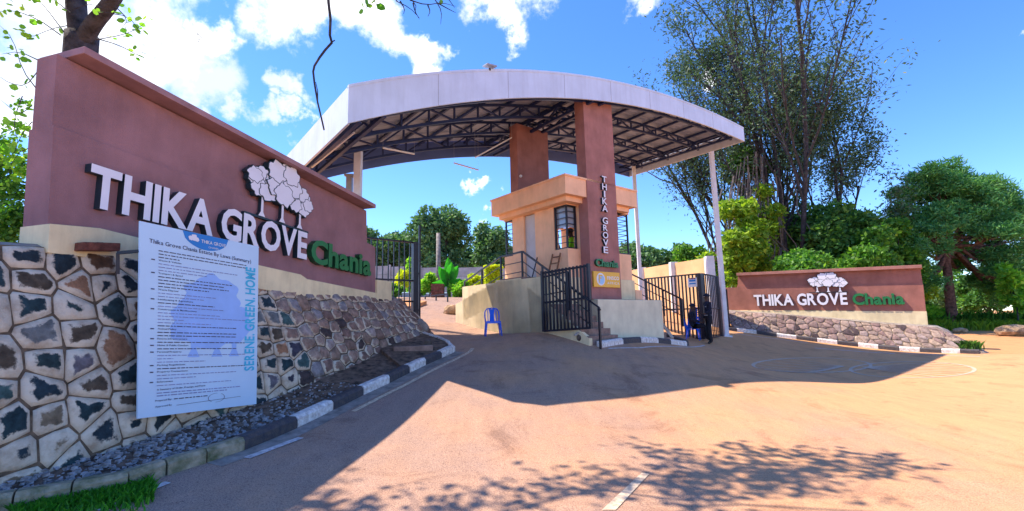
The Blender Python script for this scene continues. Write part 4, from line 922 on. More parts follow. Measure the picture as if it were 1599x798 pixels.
# right flight
AR = AW1+.05
for k in range(8):
    b0 = .2+.27*k; z1 = G(*AB(AR+1, 0)[:2])+.14+.165*k
    gbox(AR, AR+1.35, b0, 3.0, z1-.4, z1).build('stair_step', M['step'], plt, bevel=.006)
gbox(GA1+.02, AR, .32, 3.0, .4, zp-.35).build('side_wall', M['orange'], plt)
bq, bw_ = AB(AR-.05+.02, .10), AB(AR+.45, -.35)
lp = empty('leaning_plank', tuple(on(bw_.x, bw_.y)), 'pale plank leaning by the right end of the cream retaining wall', 'plank')
MB().bar(on(bw_.x, bw_.y, .16), AB(AR+.03, .15, G(bq.x, bq.y)+1.05), .03, .09).build('plank', M['paleplank'], lp)

def rail(name, label, runs, posts, rows=(0, .28, .56), end=None, grp='black stair handrails'):
    r_ = empty(name, tuple(runs[0][0]-Vector((0,0,.9))), label, 'handrail', None)
    for (p, q) in runs:
        for i, d in enumerate(rows): MB().bar(p-Vector((0,0,d)), q-Vector((0,0,d)), .045 if i == 0 else .022).build('top_rail' if i == 0 else 'rail', M['black'], r_)
    for p, h in posts: MB().bar(p, p-Vector((0,0,h)), .045).build('rail_post', M['black'], r_)
    if end: MB().tube(end, .024, 8).build('rail_end', M['black'], r_, smooth=True)
    return r_
AP = AF+.05
hr1 = fa(815, 393, AP); hr0 = fa(782, 401, AP); hrk = fa(725.5, 440, AP); hrd = fa(921, 470, AP); hre = fa(935, 480, AP)
rail('stair_handrail', 'black handrail down the back stairs left of the guard house', [(hr1, hr0), (hr0, hrk)], [(hr1, .88), (hr0, hr0.z-zp), (hr0.lerp(hrk, .5), .70), (hrk, .62)])
rail('stair_handrail', 'black handrail down the front stairs behind the open gate leaf', [(hr1-LD*.03, hrd)], [((hr1-LD*.03).lerp(hrd, .33), .85), ((hr1-LD*.03).lerp(hrd, .68), .85), (hre, 1.0)], end=[hrd, hrd.lerp(hre, .6), hre, hre-LD*.04-Vector((0,0,.07))])
r0 = AB(AR+.1, 2.6, fb(984, 427, 2.6).z); r0 = fb(984, 427, 2.2); a_r = ab(r0)[0]; r1 = fa(1064, 467, a_r)
rail('stair_handrail', 'black handrail down the right stairs behind the right gate leaf', [(r0, r1)], [(r0, .9), (r0.lerp(r1, .33), .9), (r0.lerp(r1, .66), .9), (r1, .9)])

# ------------------------------------------------------------------ canopy
bF = -.36; DEP = 5.66; bB = bF+DEP
botp = [(543,191),(600,180),(628,176),(680,166),(722,160),(780,154),(830,151.5),(858,151),(905,153.5),(958,161),(1024,172),(1060,181.5),(1093,192),(1130,206),(1163,221)]
topp = [(543,132.5),(600,124),(628,120),(680,115),(722,112),(780,109),(830,109),(860,111),(905,117),(968,131),(1031,146),(1060,155),(1093,167),(1130,184),(1163,201)]
def prof_fit(pts):
    q = [fb(x, y, bF) for x, y in pts]; a_ = np.array([ab(p)[0] for p in q]); z_ = np.array([p.z for p in q]); c_ = np.polyfit(a_, z_, 4); return a_, (lambda a: float(np.polyval(c_, a)))
aa_, ZB = prof_fit(botp); a2_, ZT = prof_fit(topp); cA0, cA1 = aa_[0], aa_[-1]
print('canopy', cA0, cA1, [round(ZB(a), 2) for a in np.linspace(cA0, cA1, 7)], [round(ZT(a), 2) for a in np.linspace(cA0, cA1, 7)])
cn = empty('canopy', tuple(AB((cA0+cA1)/2, bF, G(2, 13))), 'large arched white canopy with dark blue trusses spanning the gateway', 'canopy')
NA = 40; AS = np.linspace(cA0, cA1, NA+1)
def arc(b, z0f, z1f, th, name, m, inner=None):
    mb = MB(); n = NA+1; vs = []
    for a in AS: vs += [AB(a, b, z0f(a)), AB(a, b, z1f(a)), AB(a, b+th, z1f(a)), AB(a, b+th, z0f(a))]
    fs = []; mi = []
    for i in range(NA):
        for k in range(4): fs.append([i*4+k, (i+1)*4+k, (i+1)*4+(k+1) % 4, i*4+(k+1) % 4])
    fs += [[0,1,2,3], [NA*4+3, NA*4+2, NA*4+1, NA*4]]
    return mb.add(vs, fs).build(name, m, cn)
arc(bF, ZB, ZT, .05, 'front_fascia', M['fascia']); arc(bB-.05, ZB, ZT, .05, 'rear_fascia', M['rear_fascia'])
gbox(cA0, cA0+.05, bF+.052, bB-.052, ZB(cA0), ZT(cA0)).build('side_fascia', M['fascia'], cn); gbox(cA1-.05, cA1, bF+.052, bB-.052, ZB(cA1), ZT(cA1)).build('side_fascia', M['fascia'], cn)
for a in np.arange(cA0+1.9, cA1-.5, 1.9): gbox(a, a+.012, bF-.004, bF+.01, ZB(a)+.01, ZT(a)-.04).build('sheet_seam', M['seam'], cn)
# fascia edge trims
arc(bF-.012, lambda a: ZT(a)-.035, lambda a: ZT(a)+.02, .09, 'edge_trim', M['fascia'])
bs_ = np.linspace(bF+.06, bB-.06, 91); X = []; vs = []; n = len(bs_)
for a in AS:
    for i, b in enumerate(bs_): vs.append(AB(min(max(a, cA0+.055), cA1-.055), b, ZT(a)-.10+(.022 if (i//2) % 2 else 0)))
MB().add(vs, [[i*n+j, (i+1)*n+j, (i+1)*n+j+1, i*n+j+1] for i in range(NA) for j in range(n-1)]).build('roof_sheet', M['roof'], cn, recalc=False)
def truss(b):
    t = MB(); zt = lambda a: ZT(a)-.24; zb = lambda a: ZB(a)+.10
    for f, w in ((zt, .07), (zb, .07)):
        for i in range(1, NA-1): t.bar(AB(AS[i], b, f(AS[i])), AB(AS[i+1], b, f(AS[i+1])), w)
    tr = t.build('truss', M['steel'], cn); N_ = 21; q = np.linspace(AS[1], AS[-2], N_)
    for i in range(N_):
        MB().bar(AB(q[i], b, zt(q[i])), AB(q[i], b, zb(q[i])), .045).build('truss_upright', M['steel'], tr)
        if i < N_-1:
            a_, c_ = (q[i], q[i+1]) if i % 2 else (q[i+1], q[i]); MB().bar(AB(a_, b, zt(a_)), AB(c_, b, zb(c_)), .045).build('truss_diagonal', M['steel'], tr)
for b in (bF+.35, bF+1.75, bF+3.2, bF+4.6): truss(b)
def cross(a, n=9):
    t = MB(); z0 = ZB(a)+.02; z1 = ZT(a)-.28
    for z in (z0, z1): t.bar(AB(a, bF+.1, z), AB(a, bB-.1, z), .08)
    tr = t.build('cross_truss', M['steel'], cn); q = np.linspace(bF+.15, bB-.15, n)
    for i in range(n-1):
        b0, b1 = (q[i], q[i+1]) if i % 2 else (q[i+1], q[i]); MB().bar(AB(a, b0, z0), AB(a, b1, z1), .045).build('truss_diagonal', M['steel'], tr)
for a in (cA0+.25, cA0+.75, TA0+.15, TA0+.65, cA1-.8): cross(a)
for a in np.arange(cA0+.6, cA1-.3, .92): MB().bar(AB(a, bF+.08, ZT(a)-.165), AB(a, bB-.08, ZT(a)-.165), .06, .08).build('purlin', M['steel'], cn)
# inner lining strips of rear and front edge beams
def post(px, py, b, w, label, zlow=None):
    p = fb(px, py, b); a_, _ = ab(p); r_ = empty('canopy_post', tuple(on(p.x, p.y)), label, 'post', 'pale steel canopy posts')
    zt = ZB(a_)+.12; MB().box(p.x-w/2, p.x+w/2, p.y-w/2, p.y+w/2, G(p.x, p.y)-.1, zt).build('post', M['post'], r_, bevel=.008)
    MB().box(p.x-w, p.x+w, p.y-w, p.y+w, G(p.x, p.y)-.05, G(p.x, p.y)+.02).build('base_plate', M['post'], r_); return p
post(560, 230, 3.0, .18, 'thick pale canopy post rising behind the right end of the large left sign')
post(1110, 230, 1.1, .165, 'tall pale canopy post behind the right gate under the right canopy tip')
post(990.5, 280, 4.3, .15, 'slim pale canopy post just right of the guard house')
gp = pl(546, 276, (-6.0, .3)); gp = at(546, 276, 12.0)
g_ = empty('vent_pillar', tuple(on(gp.x, gp.y)), 'short grey metal pillar top showing above the left sign beside the canopy post', 'pillar')
MB().box(gp.x-.07, gp.x+.07, gp.y-.07, gp.y+.07, G(gp.x, gp.y), gp.z).build('shaft', M['lamp'], g_, bevel=.005); MB().box(gp.x-.11, gp.x+.11, gp.y-.11, gp.y+.11, gp.z, gp.z+.05).build('cap', M['lamp'], g_)
rods = [((598,231),(647,240.5),2.6,2.9), ((709,254.5),(747,265.5),3.5,3.7), ((742,246),(799,215),2.8,2.5), ((487,261),(553,207),2.8,.6), ((1003,187),(1037,192),1.5,1.6)]
for i, (p, q, b0, b1) in enumerate(rods):
    lab = ['thin pale rod hanging under the left half of the canopy', 'thin pale rod hanging below the rear edge of the canopy', 'slanting pale rod reaching to the plain roof pillar', 'long slanting pale rod behind the left canopy post', 'short pale tube light under the right half of the canopy'][i]
    mb = MB().bar(fb(*p, b0), fb(*q, b1), .035)
    for e in (fb(*p, b0), fb(*q, b1)):
        zc = ZB(ab(e)[0])+.4
        if zc > e.z: mb.bar(e, Vector((e.x, e.y, zc)), .002)
    o = mb.build('strut_rod', M['white']); tag(o, lab, 'rod')
fp = fb(765, 108, bF-.02); fl_ = empty('flood_light', tuple(fp), 'small grey flood light sitting on the top edge of the canopy', 'flood light')
c_ = fp+Vector((0,0,.03)); MB().slab([c_-RD*.14-LD*.10, c_+RD*.14-LD*.10+Vector((0,0,.03)), c_+RD*.14+LD*.10+Vector((0,0,.05)), c_-RD*.14+LD*.10+Vector((0,0,.02))], (0,0,.035)).build('casing', M['lamp'], fl_, bevel=.004); MB().bar(fp-Vector((0,0,.03)), c_, .03).build('bracket', M['black'], fl_)

# ------------------------------------------------------------------ gates
def gate(label, P0, P1, z0a, z0b, zta, ztb, n, rails, sheet_=None, posts=(.05, .05), bw=.028):
    g = empty('metal_gate', (P0.x, P0.y, z0a), label, 'gate', None)
    pt = lambda u, v: Vector((P0.x+(P1.x-P0.x)*u, P0.y+(P1.y-P0.y)*u, (z0a+(z0b-z0a)*u)*(1-v)+(zta+(ztb-zta)*u)*v))
    for v in rails: MB().bar(pt(0, v), pt(1, v), .045, .05).build('rail', M['black'], g)
    for u, w in ((0, posts[0]), (1, posts[1])): MB().bar(pt(u, -.01), pt(u, 1.005), w+.02).build('stile', M['black'], g)
    for k in range(1, n): MB().bar(pt(k/n, .0), pt(k/n, 1), bw).build('gate_bar', M['black'], g)
    if sheet_:
        u0, u1, v0, v1 = sheet_; d = (P1-P0); d.z = 0; nn = Vector((-d.y, d.x, 0)).normalized()*.02
        MB().slab([pt(u0, v0), pt(u1, v0), pt(u1, v1), pt(u0, v1)], nn).build('sheet_panel', M['steel'], g)
    return g, pt
P1_ = at(849.5, 517, 12.15); P0_ = at(922.5, 512, 11.35)
g1, pt1 = gate('open black barred gate leaf with sheet panel before the cream stairs', P1_, P0_, P1_.z, P0_.z, at(849.5,424,12.15).z, at(922.5,412,11.35).z, 13, (.0, .47, .97), bw=.040)
for u_ in (.05,.13,.21,.29,.37,.45,.53): pass
MB().bar(pt1(0,.90), pt1(.57,.93), .04).build('rail', M['black'], g1); MB().bar(pt1(.57,.30), pt1(.57,.93), .05).build('stile', M['black'], g1)
MB().bar(pt1(0,.60), pt1(.57,.62), .025).build('rail', M['black'], g1)
A_ = at(552, 369, 12.7); B_ = at(648, 379, 14.15); zb1 = G(B_.x, B_.y)+.08
g2, pt2 = gate('open black barred gate leaf at the far end of the large left sign wall', A_, B_, zb1, zb1, A_.z, B_.z, 11, (.0, .28, .53, 1.0), posts=(.05,.14))
gpp = at(655, 440, 14.3); gpr = empty('gate_post', tuple(on(gpp.x, gpp.y)), 'tall thin black gate post standing beside the left gate leaf', 'gate post')
MB().bar(on(gpp.x, gpp.y, -.1), Vector((gpp.x, gpp.y, at(655, 352, 14.3).z)), .055).build('post', M['black'], gpr)
for z in (.5, 1.6): MB().bar(Vector((gpp.x-.14, gpp.y, G(gpp.x, gpp.y)+z)), Vector((gpp.x+.02, gpp.y, G(gpp.x, gpp.y)+z)), .05).build('hinge', M['black'], gpr)
A_ = at(1008, 435.5, 19.3); B_ = at(1092.5, 427.5, 17.5); zgA = G(B_.x, B_.y)+.08
g3, pt3 = gate('wide black barred gate leaf with small notice right of the guard house', A_, B_, zgA, zgA, A_.z, B_.z, 16, (.0, .46, 1.0), posts=(.06,.12), bw=.045)
C_ = at(1119, 432, 19.2)
g4, pt4 = gate('narrow folded black gate leaf behind the standing guard', B_+Vector((.10,.05,0)), C_, zgA, zgA, B_.z, C_.z, 9, (.0, .46, 1.0), posts=(.05,.10), bw=.032)
D_ = at(1133, 452, 21.6); C2 = at(1121, 449, 19.4)
g5, pt5 = gate('short black barred gate section joining the smaller right sign wall', C2, D_, zgA, G(D_.x, D_.y)+.05, C2.z, D_.z, 5, (.0, .52, 1.0), posts=(.05,.08), bw=.03)
nt_ = empty('gate_notice', tuple(pt3(.88,.8)), 'small white notice with red top hung on the wide right gate', 'notice'); d3 = (B_-A_); d3.z = 0; d3.normalize(); n3 = Vector((d3.y, -d3.x, 0)); n3 = n3 if n3.dot(CAM-B_) > 0 else -n3
Pn = pt3(.80, .80)+n3*.03; MB().slab([Pn, Pn+d3*.36, Pn+d3*.36+Vector((0,0,.34)), Pn+Vector((0,0,.34))], n3*.01).build('notice_sheet', M['white'], nt_)
for j_, (z0_, hh_, mm_) in enumerate(((.20,.07,'pblue'),(.10,.05,'pblue'),(.29,.04,'cloth_red'))): MB().slab([Pn+d3*.05+Vector((0,0,z0_))+n3*.012, Pn+d3*.31+Vector((0,0,z0_))+n3*.012, Pn+d3*.31+Vector((0,0,z0_+hh_))+n3*.012, Pn+d3*.05+Vector((0,0,z0_+hh_))+n3*.012], n3*.002).build('notice_print', M[mm_], nt_)

# ------------------------------------------------------------------ boundary walls
bw = empty('boundary_wall', tuple(on(8.9, 21.9)), 'ochre panelled boundary wall with pale posts behind the right gate', 'boundary wall')
Q = [at(1107, 403, 21.6), at(1051, 410.5, 23.6), at(1003, 418, 25.8)]; d_ = (Q[2]-Q[0])/2
Q += [Q[2]+d_*k for k in (1, 2, 3, 4)]
for i, p in enumerate(Q):
    zt = Q[0].z+.08; MB().box(p.x-.17, p.x+.17, p.y-.17, p.y+.17, G(p.x, p.y)-.2, zt).build('wall_post', M['post'], bw)
    if i < len(Q)-1:
        q = Q[i+1]; u = (q-p); u.z = 0; L = u.length; u.normalize(); s0 = p+u*.17; s1 = q-u*.17; nn = Vector((-u.y, u.x, 0))*.12
        zb = min(G(p.x, p.y), G(q.x, q.y))-.3
        MB().slab([Vector((s0.x, s0.y, zb))-nn/2, Vector((s1.x, s1.y, zb))-nn/2, Vector((s1.x, s1.y, zt-.06))-nn/2, Vector((s0.x, s0.y, zt-.06))-nn/2], nn).build('wall_panel', M['wallpanel'], bw)
pf = empty('precast_fence', tuple(on(-4, 32)), 'grey precast concrete fence across the far end of the drive', 'fence')
Q = [at(560+48*k, 416+.9*k, 33-.15*k) for k in range(-2, 10)]
for i, p in enumerate(Q):
    zb = G(p.x, p.y)-.3; zt = p.z+.03*(i % 2); MB().box(p.x-.09, p.x+.09, p.y-.13, p.y+.09, zb, zt+.12).build('fence_post', M['precast'], pf)
    if i < len(Q)-1:
        q = Q[i+1]
        for k in range(4):
            z0 = zb+(zt-zb)*k/4; z1 = zb+(zt-zb)*(k+1)/4-.02; MB().slab([Vector((p.x+.09, p.y, z0)), Vector((q.x-.09, q.y, z0)), Vector((q.x-.09, q.y, z1)), Vector((p.x+.09, p.y, z1))], (0,.06,0)).build('fence_panel', M['precast'], pf)
pp = at(684.5, 440, 29); up_ = empty('utility_pole', tuple(on(pp.x, pp.y)), 'slender grey timber pole rising beside the banana plant', 'pole')
MB().tube([on(pp.x, pp.y, -.2), Vector((pp.x, pp.y, at(684.5, 364, 29).z))], [.16, .12], 10).build('pole', M['pole'], up_, smooth=True)
pp = at(684, 470, 26); bp_ = empty('brick_pillar', tuple(on(pp.x, pp.y)), 'squat dark red brick pillar at the foot of the timber pole', 'pillar')
hb = at(684, 444, 26).z
MB().box(pp.x-.32, pp.x+.32, pp.y-.25, pp.y+.25, G(pp.x, pp.y)-.2, hb).build('mortar_core', M['mortar'], bp_)
hz = G(pp.x, pp.y); k = 0
while hz < hb-.15:
    for j in range(2): MB().box(pp.x-.34+(j*.35), pp.x-.34+(j*.35)+.33, pp.y-.27, pp.y+.1, hz+.02, hz+.17).build('brick', M['brick'], bp_)
    hz += .18
fr = [at(664, 463, 23.5), at(681, 462, 22.6), at(699, 462, 22.0)]; lbq = empty('low_barrier', tuple(on(fr[0].x, fr[0].y)), 'low black metal barrier frame on the red earth bed', 'barrier')
for p in fr: MB().bar(on(p.x, p.y, -.05), Vector((p.x, p.y, fr[0].z)), .05).build('barrier_post', M['black'], lbq)
for p, q in zip(fr, fr[1:]): MB().bar(Vector((p.x, p.y, fr[0].z)), Vector((q.x, q.y, fr[0].z)), .05).build('barrier_rail', M['black'], lbq)
bedp = [on(*AB(-3.6, 9.2)[:2]), on(*AB(-.6, 7.9)[:2]), on(*AB(1.0, 9.6)[:2]), on(*AB(-2.5, 17)[:2]), on(*AB(-9, 17)[:2]), on(*AB(-6.2, 11.5)[:2])]
vs = [Vector((p.x, p.y, G(p.x, p.y)+.16)) for p in bedp]; cc = sum(vs, Vector())/len(vs); cc.z = max(G(cc.x, cc.y)+.3, cc.z)
low = [v-Vector((0,0,.5)) for v in vs]; n = len(vs)
tag(MB().add(vs+[cc]+low, [[i, (i+1) % n, n] for i in range(n)]+[[i, n+1+i, n+1+(i+1) % n, (i+1) % n] for i in range(n)]).build('planting_bed', M['earth'], recalc=True), kind='structure')
def rockat(name, P, r, m, label, sq, seed, rough=.12, cat='boulder'):
    mb = MB(); ico(mb, P+Vector((0,0,r*sq[2]*.6)), r, seed, rough, 2, sq); return tag(mb.build(name, M[m]), label, cat)
p = gnd(707, 490); rockat('boulder', p, .34, 'boulder', 'tan boulder at the foot of the back stairs beside the red earth bed', (1.1,.8,.62), 5)
p = gnd(719, 487); rockat('boulder', p, .2, 'boulder', 'smaller tan boulder leaning on the cream flank wall', (.9,.7,1.1), 6)
p = gnd(1588, 524); rockat('boulder', p, .8, 'boulder', 'pale boulder at the right edge beyond the dirt track', (1.2,.8,.45), 8)
p = gnd(1500, 519); rockat('boulder', p, .35, 'boulder', 'small pale rock beside the dirt track behind the right wall', (1.2,.8,.5), 9)
# prop: ball on the ground with a plank on it
p = gnd(907.5, 534); rb_ = empty('gate_stop', tuple(p), 'round concrete ball holding a pale plank under the open gate leaf', 'gate stop')
mb = MB(); ico(mb, p+Vector((0,0,.10)), .105, 3, .05, 3); mb.build('ball', M['ball'], rb_, smooth=True); MB().bar(p+Vector((0,0,.19)), p+Vector((.0,.0,.30)), .03).build('stub', M['paleplank'], rb_)
MB().bar(at(897.5, 524, p.y-.05), at(919, 506.5, p.y+.05), .09, .035).build('plank', M['paleplank'], rb_)
# ladder against the facade
la = empty('wooden_ladder', tuple(AB(GA0-.2, WB1+.1, zp)), 'short homemade wooden ladder leaning on the orange wall below the corner window', 'ladder')
l1, l2 = fa(856.5, 428, GA0-.30), fa(863, 397, GA0-.05); l3, l4 = fa(869, 426, GA0-.30), fa(875, 395, GA0-.05)
for p, q in ((l1, l2), (l3, l4)): MB().bar(p, q, .035).build('stile', M['wood'], la)
for t, e in ((.12,.0),(.50,.0),(.82,.03)): MB().bar(l1.lerp(l2, t)-LD*e, l3.lerp(l4, t)+LD*e, .03).build('rung', M['wood'], la)
br = MB().bar(fa(831, 433, GA0-.25), fa(839, 402, GA0-.03), .025).build('broom_handle', M['black']); tag(br, 'thin dark broom handle leaning beside the grey door', 'broom')
# ------------------------------------------------------------------ blue plastic chairs
def make_chair():
    r_ = empty('plastic_chair', (0, 0, 0)); w = .21; zs_ = .43
    seat = MB().slab([Vector(p) for p in [(-w,-.20,zs_),(w,-.20,zs_),(w*.92,.20,zs_-.015),(-w*.92,.20,zs_-.015)]], (0,0,.028)); local(seat, 'seat', M['blue'], r_, bevel=.01)
    for sx in (-1, 1):
        for sy in (-1, 1):
            local(MB().tube([(sx*w*.90, sy*.18, zs_), (sx*(w+.02), sy*.235, 0)], [.026, .018], 6), 'leg', M['blue'], r_, smooth=True)
    bk = [(-w*.93,.20,zs_), (-w*1.0,.245,.60), (-w*.97,.285,.74), (-w*.72,.31,.83), (0,.318,.86), (w*.72,.31,.83), (w*.97,.285,.74), (w*1.0,.245,.60), (w*.93,.20,zs_)]
    local(MB().tube(bk, .020, 8), 'back_frame', M['blue'], r_, smooth=True)
    spl = [Vector(p) for p in [(-.075,.205,zs_+.01),(.075,.205,zs_+.01),(.062,.27,.66),(.09,.305,.83),(-.09,.305,.83),(-.062,.27,.66)]]
    local(MB().slab(spl, (0,.014,0)), 'back_splat', M['blue'], r_, bevel=.004)
    for sx in (-1, 1): local(MB().slab([Vector((sx*.12+d, y_, z_)) for d, y_, z_ in ((-.012,.207,zs_+.01),(.012,.207,zs_+.01),(.016,.298,.81),(-.010,.298,.81))], (0,.012,0)), 'back_splat', M['blue'], r_)
    local(MB().bar((-w*.95,-.21,zs_-.02), (w*.95,-.21,zs_-.02), .02, .05), 'seat_rim', M['blue'], r_)
    return r_
ch = make_chair(); ch.location = gnd(770, 525); ch.rotation_euler = (0, 0, R(8)); ch.scale = (.95,.95,.90)
tag(ch, 'lone blue plastic chair standing in the middle of the shaded drive', 'chair', 'blue plastic chairs')
c2 = copy_tree(ch); cpos = gnd(1083, 531.5); c2.location = cpos; c2.rotation_euler = (0, 0, R(62)); tag(c2, 'blue plastic chair with a seated guard by the right gate', 'chair')
stk = on(cpos.x+.35, cpos.y+.75)
lbs = ['lowest blue chair of the stack behind the seated guard', 'second blue chair from the bottom of the stack behind the guard', 'third blue chair from the bottom of the stack behind the guard', 'fourth blue chair in the stack, just below the topmost', 'topmost blue chair of the stack behind the seated guard']
for k in range(5):
    c3 = copy_tree(ch); c3.location = (stk.x, stk.y-.012*k, stk.z+.085*k); c3.rotation_euler = (0, 0, R(-30)); tag(c3, lbs[k], 'chair')

# ------------------------------------------------------------------ people
def body(name, parent, verts, edges, radii, cls, mats, extra=None):
    """one continuous skinned surface; cls(co) -> material index"""
    me = bpy.data.meshes.new('tmpb'); me.from_pydata(verts, edges, []); o = bpy.data.objects.new('tmpb', me); C.objects.link(o)
    o.modifiers.new('s', 'SKIN'); 
    for i, r_ in enumerate(radii):
        sv = me.skin_vertices[0].data[i]; sv.radius = (r_ if isinstance(r_, tuple) else (r_, r_)); sv.use_root = (i == 0)
    ss = o.modifiers.new('u', 'SUBSURF'); ss.levels = 2; ss.render_levels = 2
    dg = bpy.context.evaluated_depsgraph_get(); m2 = bpy.data.meshes.new_from_object(o.evaluated_get(dg)); bpy.data.objects.remove(o)
    if extra:
        bm = bmesh.new(); bm.from_mesh(m2); tm = bpy.data.meshes.new('t'); tm.from_pydata([tuple(v) for v in extra.v], [], extra.f); bm.from_mesh(tm); bm.to_mesh(m2); bm.free(); bpy.data.meshes.remove(tm)
    m2.name = name; m2.materials.clear()
    for m_ in mats: m2.materials.append(m_)
    for p in m2.polygons: p.material_index = cls(p.center)
    m2.shade_smooth(); ob = bpy.data.objects.new(name, m2); C.objects.link(ob); ob.parent = parent; return ob
def fingers(mb, wrist, d, side, s=1.0, curl=.5):
    """palm end with five separate bent fingers; d = hand direction"""
    d = Vector(d).normalized(); side = Vector(side).normalized(); dn_ = d.cross(side).normalized()
    for k, (o_, L) in enumerate(((-.030,.065),(-.011,.078),(.009,.073),(.027,.058))):
        p = Vector(wrist)+d*.085+side*o_; q = p+d*L*.5+dn_*curl*.02; t = q+d*L*.4+dn_*curl*.05
        mb.tube([p-d*.02, p, q, t], [.010,.0095,.0088,.006], 6)
    p = Vector(wrist)+d*.02-side*.03; mb.tube([p, p-side*.03+d*.03, p-side*.035+d*.06+dn_*.015], [.013,.011,.007], 6)
def head_parts(parent, hc, fwd, cap=None, s=1.0):
    f = Vector(fwd).normalized(); sd = Vector((-f.y, f.x, 0)); up = Vector((0,0,1)); hc = Vector(hc)
    m = MB(); m.slab([hc+f*.085*s+sd*.012+up*(.02)*s, hc+f*.085*s-sd*.012+up*.02*s, hc+f*.112*s-sd*.014-up*.018*s, hc+f*.112*s+sd*.014-up*.018*s], -f*.03-up*.004); local(m, 'nose', M['skin'], parent)
    for q in (-1, 1):
        m = MB(); ico(m, hc+sd*q*.082*s+up*.0, .024*s, 2, .02, 1, (.6,.6,1.2)); local(m, 'ear', M['skin'], parent, smooth=True)
        m = MB(); ico(m, hc+f*.088*s+sd*q*.032*s+up*.018*s, .012, 2, 0, 1); local(m, 'eye', M['letter'], parent, smooth=True)
    m = MB(); m.slab([hc+f*.094*s+sd*.022-up*.055*s, hc+f*.094*s-sd*.022-up*.055*s, hc+f*.092*s-sd*.018-up*.066*s, hc+f*.092*s+sd*.018-up*.066*s], -f*.01); local(m, 'mouth', M['cloth_red'], parent)
    m = MB(); vs = []; 
    for i in range(7):
        for j in range(16):
            th_ = R(92)*i/6; a = 2*math.pi*j/16; rr_ = .108*s; vs.append(hc+f*(rr_*1.05*math.sin(th_)*math.cos(a)-.008)+sd*(.094*s*math.sin(th_)*math.sin(a))+up*(.03*s+.105*s*math.cos(th_)))
    m.add(vs, [[i*16+j, i*16+(j+1) % 16, (i+1)*16+(j+1) % 16, (i+1)*16+j] for i in range(6) for j in range(16)])
    if cap: m.slab([hc+f*.095*s+sd*.07+up*.045*s, hc+f*.18*s+sd*.04+up*.035*s, hc+f*.18*s-sd*.04+up*.035*s, hc+f*.095*s-sd*.07+up*.045*s], up*.008)
    local(m, 'cap' if cap else 'hair', M['uniform'] if cap else M['black'], parent, smooth=False)
    return
# standing guard, facing -x, in profile
pg = gnd(1110, 537.5); g_ = empty('person', tuple(pg), 'guard in dark navy uniform and cap standing by the right gate, one arm bent forward', 'person', None, R(185))
vv = [(0,0,.97),(0,0,1.12),(.01,0,1.30),(.0,0,1.43),(.015,0,1.51),(.025,0,1.60),(.03,0,1.68),
      (.01,.17,1.40),(.03,.215,1.16),(.20,.19,1.05),(.27,.17,1.06),(.01,-.17,1.40),(-.03,-.225,1.15),(.06,-.22,.92),(.08,-.215,.85),
      (.0,.09,.93),(.07,.10,.52),(.05,.10,.10),(.15,.105,.035),(.0,-.09,.93),(-.02,-.10,.50),(-.10,-.10,.10),(.00,-.105,.035)]
ee = [(0,1),(1,2),(2,3),(3,4),(4,5),(5,6),(3,7),(7,8),(8,9),(9,10),(3,11),(11,12),(12,13),(13,14),(0,15),(15,16),(16,17),(17,18),(0,19),(19,20),(20,21),(21,22)]
rd = [(.13,.11),(.13,.105),(.155,.115),(.10,.08),.055,.088,.082,.06,.048,.038,.034,.06,.048,.038,.034,.095,.068,.046,.04,.095,.068,.046,.04]
fx = MB(); fingers(fx, (.26,.17,1.06), (1,0,.15), (0,1,0)); fingers(fx, (.08,-.215,.87), (.15,0,-1), (1,0,0))
def cls(c):
    if c.z > 1.47: return 2
    if c.x > .22 and c.z > 1.0: return 2
    if c.y < -.16 and c.z < .90 and c.z > .70: return 2
    if c.z < .085: return 3
    return 1 if c.z < .99 else 0
body('body', g_, vv, ee, rd, cls, [M['uniform'], M['trousers'], M['skin'], M['shoe']], fx); head_parts(g_, (.03,0,1.63), (1,0,0), cap=True)
local(MB().tube([(.14*math.cos(a), .135*math.sin(a), 1.0) for a in [k*math.pi/6 for k in range(13)]], .016, 6), 'belt', M['lamp'], g_)
local(MB().slab([Vector((.115,.05,1.28)), Vector((.115,.10,1.28)), Vector((.112,.10,1.31)), Vector((.112,.05,1.31))], (.02,0,0)), 'badge', M['lamp'], g_)
# seated guard on the blue chair
def seated(loc, rz, label, mats, zs_=.43, cap=True, lean=.0, hipz=0):
    g = empty('person', loc, label, 'person', None, rz)
    vv = [(0,0,.53),(0,-.02,.68),(-.0+lean*.4,-.0,.86),(.0+lean*.6,0,1.00),(.02+lean*.7,0,1.08),(.035+lean*.8,0,1.17),(.04+lean*.8,0,1.25),
      (lean*.6,.17,.97),(.04+lean*.5,.22,.74),(.25,.16,.66),(.32,.13,.66),(lean*.6,-.17,.97),(.04+lean*.5,-.22,.74),(.25,-.16,.66),(.32,-.13,.66),
      (.05,.09,.53),(.42,.12,.53),(.42,.12,.12),(.52,.13,.04),(.05,-.09,.53),(.44,-.13,.53),(.50,-.13,.12),(.60,-.14,.04)]
    rd = [(.14,.12),(.135,.11),(.155,.115),(.10,.08),.055,.088,.082,.06,.048,.038,.034,.06,.048,.038,.034,.098,.07,.046,.04,.098,.07,.046,.04]
    fx = MB(); fingers(fx, (.31,.13,.66), (1,-.2,-.1), (0,1,0)); fingers(fx, (.31,-.13,.66), (1,.2,-.1), (0,1,0))
    def cls(c):
        if c.z > 1.04: return 2
        if c.x > .27 and .60 < c.z < .75: return 2
        if c.z < .085: return 3
        return 1 if (c.z < .60) else 0
    body('body', g, vv, ee, rd, cls, mats, fx); head_parts(g, (.045+lean*.8,0,1.20), (1,0,0), cap=cap); return g
seated((cpos.x, cpos.y, cpos.z-.03), R(-28), 'guard in dark uniform sitting on a blue chair by the right gate', [M['uniform'], M['trousers'], M['skin'], M['shoe']])
zin = zp
